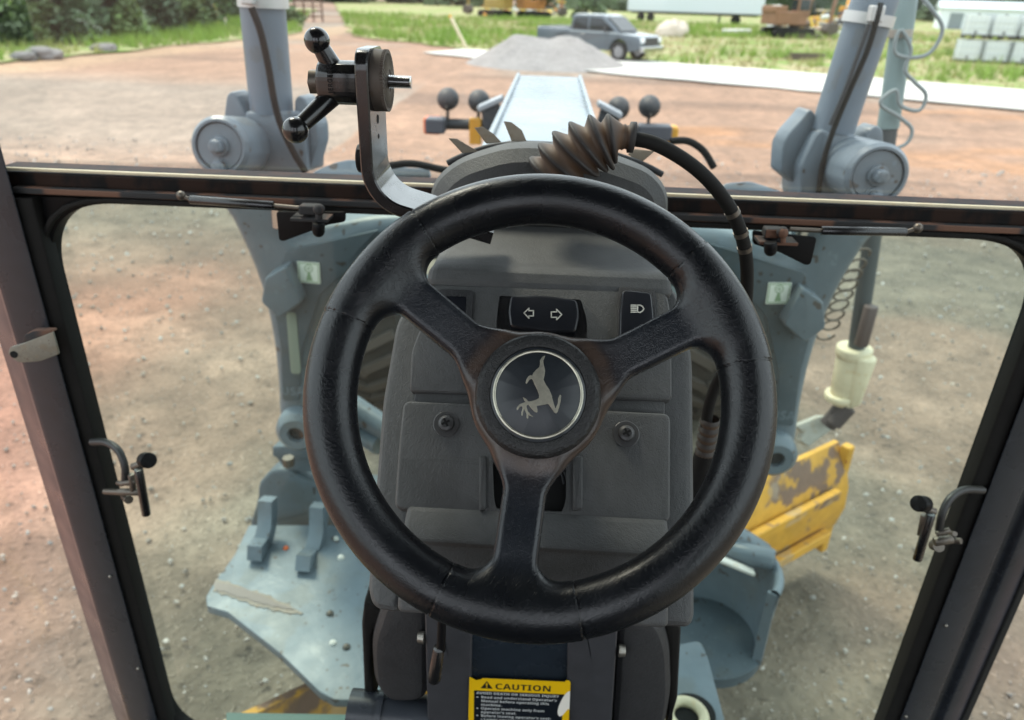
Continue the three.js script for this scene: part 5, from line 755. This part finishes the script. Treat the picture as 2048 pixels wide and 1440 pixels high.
// ---------------------------------------------------------------- bent bracket with clamp handle, beside the wheel
{
  const g = thing('clamp_bracket', 'black bent flat bar with a ball-handled clamp and threaded stud, left of the wheel', 'bracket');
  const zf = -0.69, wd = 0.07, t = 0.0118, top = atZ(722, 99, 0.69), cx = lerp(top.x, atZ(731, 346, 0.69).x, 0.5);
  const yb = atZ(731, 335, 0.69).y, R0 = 0.042, path = [];
  for (let i = 0; i <= 12; i++) path.push([cx, top.y - 0.018 * (1 - Math.cos(i / 12 * Math.PI / 2)), 0, 1]);
  for (let i = 1; i <= 8; i++) path.push([cx, lerp(top.y - 0.018, yb, i / 8), 0, 1]);
  const bend = 75 * Math.PI / 180;
  for (let i = 1; i <= 14; i++) { const a = bend * i / 14; path.push([cx + R0 * (1 - Math.cos(a)), yb - R0 * Math.sin(a), Math.sin(a), Math.cos(a)]); }
  { const l = path[path.length - 1]; path.push([l[0] + l[2] * 0.09, l[1] - l[3] * 0.09, l[2], l[3]]); }
  const zc = zf - wd * 0.45, rc = 0.016, hw = wd / 2, ch = 0.0014, bp = [], bi = [], sec = [[-1, -1, 1, 0], [-1, 1, 1, 0], [-1, 1, 0, 1], [1, 1, 0, 1], [1, 1, 1, 0], [1, -1, 1, 0], [1, -1, 0, 1], [-1, -1, 0, 1]];
  path.forEach((q) => { const dy = Math.max(0, q[1] - (top.y - rc)), hz = hw - rc + Math.sqrt(Math.max(0, rc * rc - dy * dy)); for (const [a, b, c0, c1] of sec) { const o = a * (t / 2 - c1 * ch); bp.push(q[0] + q[3] * o, q[1] + q[2] * o, zf - hw + b * (hz - c0 * ch)); } });
  for (let i = 0; i < path.length - 1; i++) for (let k = 0; k < 8; k++) { const a = i * 8 + k, b = i * 8 + (k + 1) % 8; bi.push(a, a + 8, b, b, a + 8, b + 8); }
  for (let k = 1; k < 7; k++) bi.push(0, k, k + 1);
  const e = new THREE.BufferGeometry(); e.setAttribute('position', new THREE.Float32BufferAttribute(bp, 3)); e.setIndex(bi); e.computeVertexNormals();
  mesh('bar', crease(e, 0.4), M.blackMetal, g);
  const X = V(1, 0, 0), at = (a, b) => atZ(a, b, -zc), face = cx + t / 2;
  for (const [a, b, r] of [[751, 238, 0.0042], [752, 272, 0.0022]]) { const q = at(a, b); q.x = face; mesh('bar_hole', rod(q.clone().add(V(-0.004, 0, 0)), q.clone().add(V(0.0003, 0, 0)), r, r, 16), M.void, g); }
  const ax = at(680, 165), y = ax.y, z = zc, pt = (x) => V(x, y, z), hx0 = at(641, 165).x, hx1 = cx - t / 2;
  const hub = mesh('clamp_handle', [rod(pt(hx0), pt(hx1), 0.0195, 0.0195, 40, 0.003)], M.blackMetal, g);
  const arm = (bx, by, bz, sx, sy, br) => { const b = atZ(bx, by, bz), a = atZ(sx, sy, -zc); return [rod(a, b, 0.0098, 0.0072, 24), ball(b, br, 32)]; };
  mesh('ball_arm', arm(634, 81, 0.715, 668, 140, 0.0115), M.blackMetal, hub);
  mesh('ball_arm', arm(591, 260, 0.685, 672, 185, 0.0118), M.blackMetal, hub);
  mesh('nut', hexAt(pt(hx0 - 0.009), X, 0.0115, 0.012), M.darkSteel, g);
  { // serrated washer
    const s = new THREE.Shape(); for (let i = 0; i < 288; i++) { const a = i / 288 * Math.PI * 2, r = 0.0265 + (i % 4 < 2 ? 0.0006 : 0); i ? s.lineTo(r * Math.cos(a), r * Math.sin(a)) : s.moveTo(r * Math.cos(a), r * Math.sin(a)); }
    const cy = at(752, 161).y; const d = new THREE.ExtrudeGeometry(s, { depth: 0.003, bevelEnabled: false }).rotateY(Math.PI / 2).translate(face + 0.009, cy, z);
    mesh('washer', [rod(V(face, cy, z), V(face + 0.0095, cy, z), 0.0272, 0.0268, 60), d], M.bronze, g);
    const teeth = []; for (let i = 0; i < 36; i++) teeth.push(new THREE.BoxGeometry(0.0008, 0.0012, 0.014).translate(0, 0, 0.017).rotateX(i / 36 * Math.PI * 2).translate(face + 0.0122, cy, z)); mesh('serration', teeth, M.darkSteel, g);
    const prof = [[0, 0]]; for (let i = 0; i < 13; i++) prof.push([0.0044, i * 0.0018 + 0.0001], [0.0060, i * 0.0018 + 0.0009]); prof.push([0.0045, 0.0232], [0, 0.0232]);
    mesh('threaded_stud', crease(new THREE.LatheGeometry(prof.map((q) => new THREE.Vector2(...q)), 28), 0.4).rotateZ(-Math.PI / 2).translate(face + 0.010, cy - 0.0006, z), M.chrome, g);
  }
  { const q = at(709, 316); q.x = cx - t / 2; mesh('round_bolt', rod(q.clone().add(V(-0.0095, 0, 0)), q, 0.0135, 0.0135, 36, 0.002), M.blackFrame, g); }
  const font = await new FontLoader().loadAsync('fonts/droid/droid_sans_bold.typeface.json');
  const tg = new TextGeometry('JERGENS', { font, size: 0.0042, depth: 0.0006, curveSegments: 3 }); tg.center(); tg.rotateZ(Math.PI / 2).translate(hx0 + 0.015, y + 0.004, z + 0.0192);
  mesh('lettering', tg, M.blackFrame, hub);
}

// ---------------------------------------------------------------- rubber boot and hose
{
  const g = thing('bellows_hose', 'black hose curving down from a dusty ribbed rubber boot behind the steering wheel', 'hose');
  const D = 0.80, ring = (X, Y, dx, dy, r) => ({ c: atZ(X, Y, D), d: V(dx, -dy, 0).normalize(), r: r * 0.83 / F });
  const pk = [[1098, 350, 0.62, -0.78, 50], [1122, 327, 0.61, -0.79, 57], [1152, 308, 0.64, -0.77, 61], [1177, 294, 0.74, -0.67, 59], [1203, 285, 0.87, -0.49, 56], [1223, 278, 0.97, -0.24, 46]].map((a) => ring(...a));
  const rings = [];
  pk.forEach((p, i) => {
    for (const [o, f, k] of [[-0.0026, 0.93, 0.25], [-0.0017, 0.97, 0.05], [-0.0007, 0.993, 0], [0, 1, 0], [0.0007, 0.993, 0], [0.0017, 0.97, 0.05], [0.0026, 0.93, 0.25]]) rings.push({ ...p, r: p.r * f, c: p.c.clone().addScaledVector(p.d, o), k });
    if (i < pk.length - 1) { const q = pk[i + 1]; rings.push({ c: p.c.clone().lerp(q.c, 0.5), d: p.d.clone().lerp(q.d, 0.5).normalize(), r: (p.r + q.r) * 0.5 * 0.66, k: 1 }); }
  });
  for (const [X, r, k] of [[1238, 25, 1], [1243, 22, 1], [1247, 24, 0.5], [1251, 21, 0.8], [1256, 22, 0.5], [1258, 28, 0], [1269, 28, 0], [1270, 14, 0]]) rings.push({ ...ring(X, 274 + (X - 1240) * 0.03, 1, 0.06, r), k });
  const pos = [], col = [], idx = [], n = 48, Z = V(0, 0, 1);
  rings.forEach((q) => { const s = V().crossVectors(Z, q.d).normalize(); for (let j = 0; j <= n; j++) { const a = j / n * Math.PI * 2, p = q.c.clone().addScaledVector(s, q.r * Math.cos(a)).addScaledVector(Z, q.r * Math.sin(a)); pos.push(p.x, p.y, p.z); col.push(lerp(0.55, 2.6, q.k), lerp(0.55, 1.75, q.k), lerp(0.6, 1.15, q.k)); } });
  for (let i = 0; i < rings.length - 1; i++) for (let j = 0; j < n; j++) { const a = i * (n + 1) + j, b = a + n + 1; idx.push(a, a + 1, b, b, a + 1, b + 1); }
  let q = new THREE.BufferGeometry(); q.setAttribute('position', new THREE.Float32BufferAttribute(pos, 3)); q.setAttribute('color', new THREE.Float32BufferAttribute(col, 3)); q.setIndex(idx); q.computeVertexNormals();
  mesh('rubber_boot', q, M.bootRubber, g, { color: true });
  const hose = [[1262, 277], [1300, 284], [1350, 308], [1400, 344], [1442, 390], [1472, 440], [1490, 500], [1494, 570], [1486, 640], [1462, 715], [1432, 770], [1416, 820], [1410, 870]].map(([X, Y]) => atZ(X, Y, lerp(0.80, 0.86, smooth(300, 800, Y))));
  mesh('hose', tube(hose, 0.0076, 80, 16), M.rubber, g);
  const cv = new THREE.CatmullRomCurve3(hose);
  for (const u of [0.30, 0.36, 0.405]) { const a = cv.getPointAt(u), b = cv.getPointAt(u + 0.012); mesh('hose_band', rod(a, b, 0.0083, 0.0083, 20), M.darkSteel, g); }
  const prof = []; for (let i = 0; i < 5; i++) prof.push([0.0115, i * 0.012], [0.014, i * 0.012 + 0.004], [0.014, i * 0.012 + 0.007], [0.0115, i * 0.012 + 0.011]);
  q = new THREE.LatheGeometry(prof.map((p) => new THREE.Vector2(...p)), 28); const cl = []; for (let i = 0; i < q.attributes.position.count; i++) { const k = (i % prof.length) % 4 < 2 ? 0.8 : 0.1; cl.push(lerp(0.6, 2, k), lerp(0.6, 1.5, k), lerp(0.6, 1.1, k)); }
  q.setAttribute('color', new THREE.Float32BufferAttribute(cl, 3)); const b0 = atZ(1410, 905, 0.86); q.translate(b0.x, b0.y - 0.005, b0.z);
  mesh('lower_boot', q, M.bootRubber, g, { color: true });
  mesh('hose_base', rod(b0.clone().add(V(0, -0.08, 0)), b0, 0.02, 0.014, 20), M.rubber, g);
}
renderer.render(scene, camera);
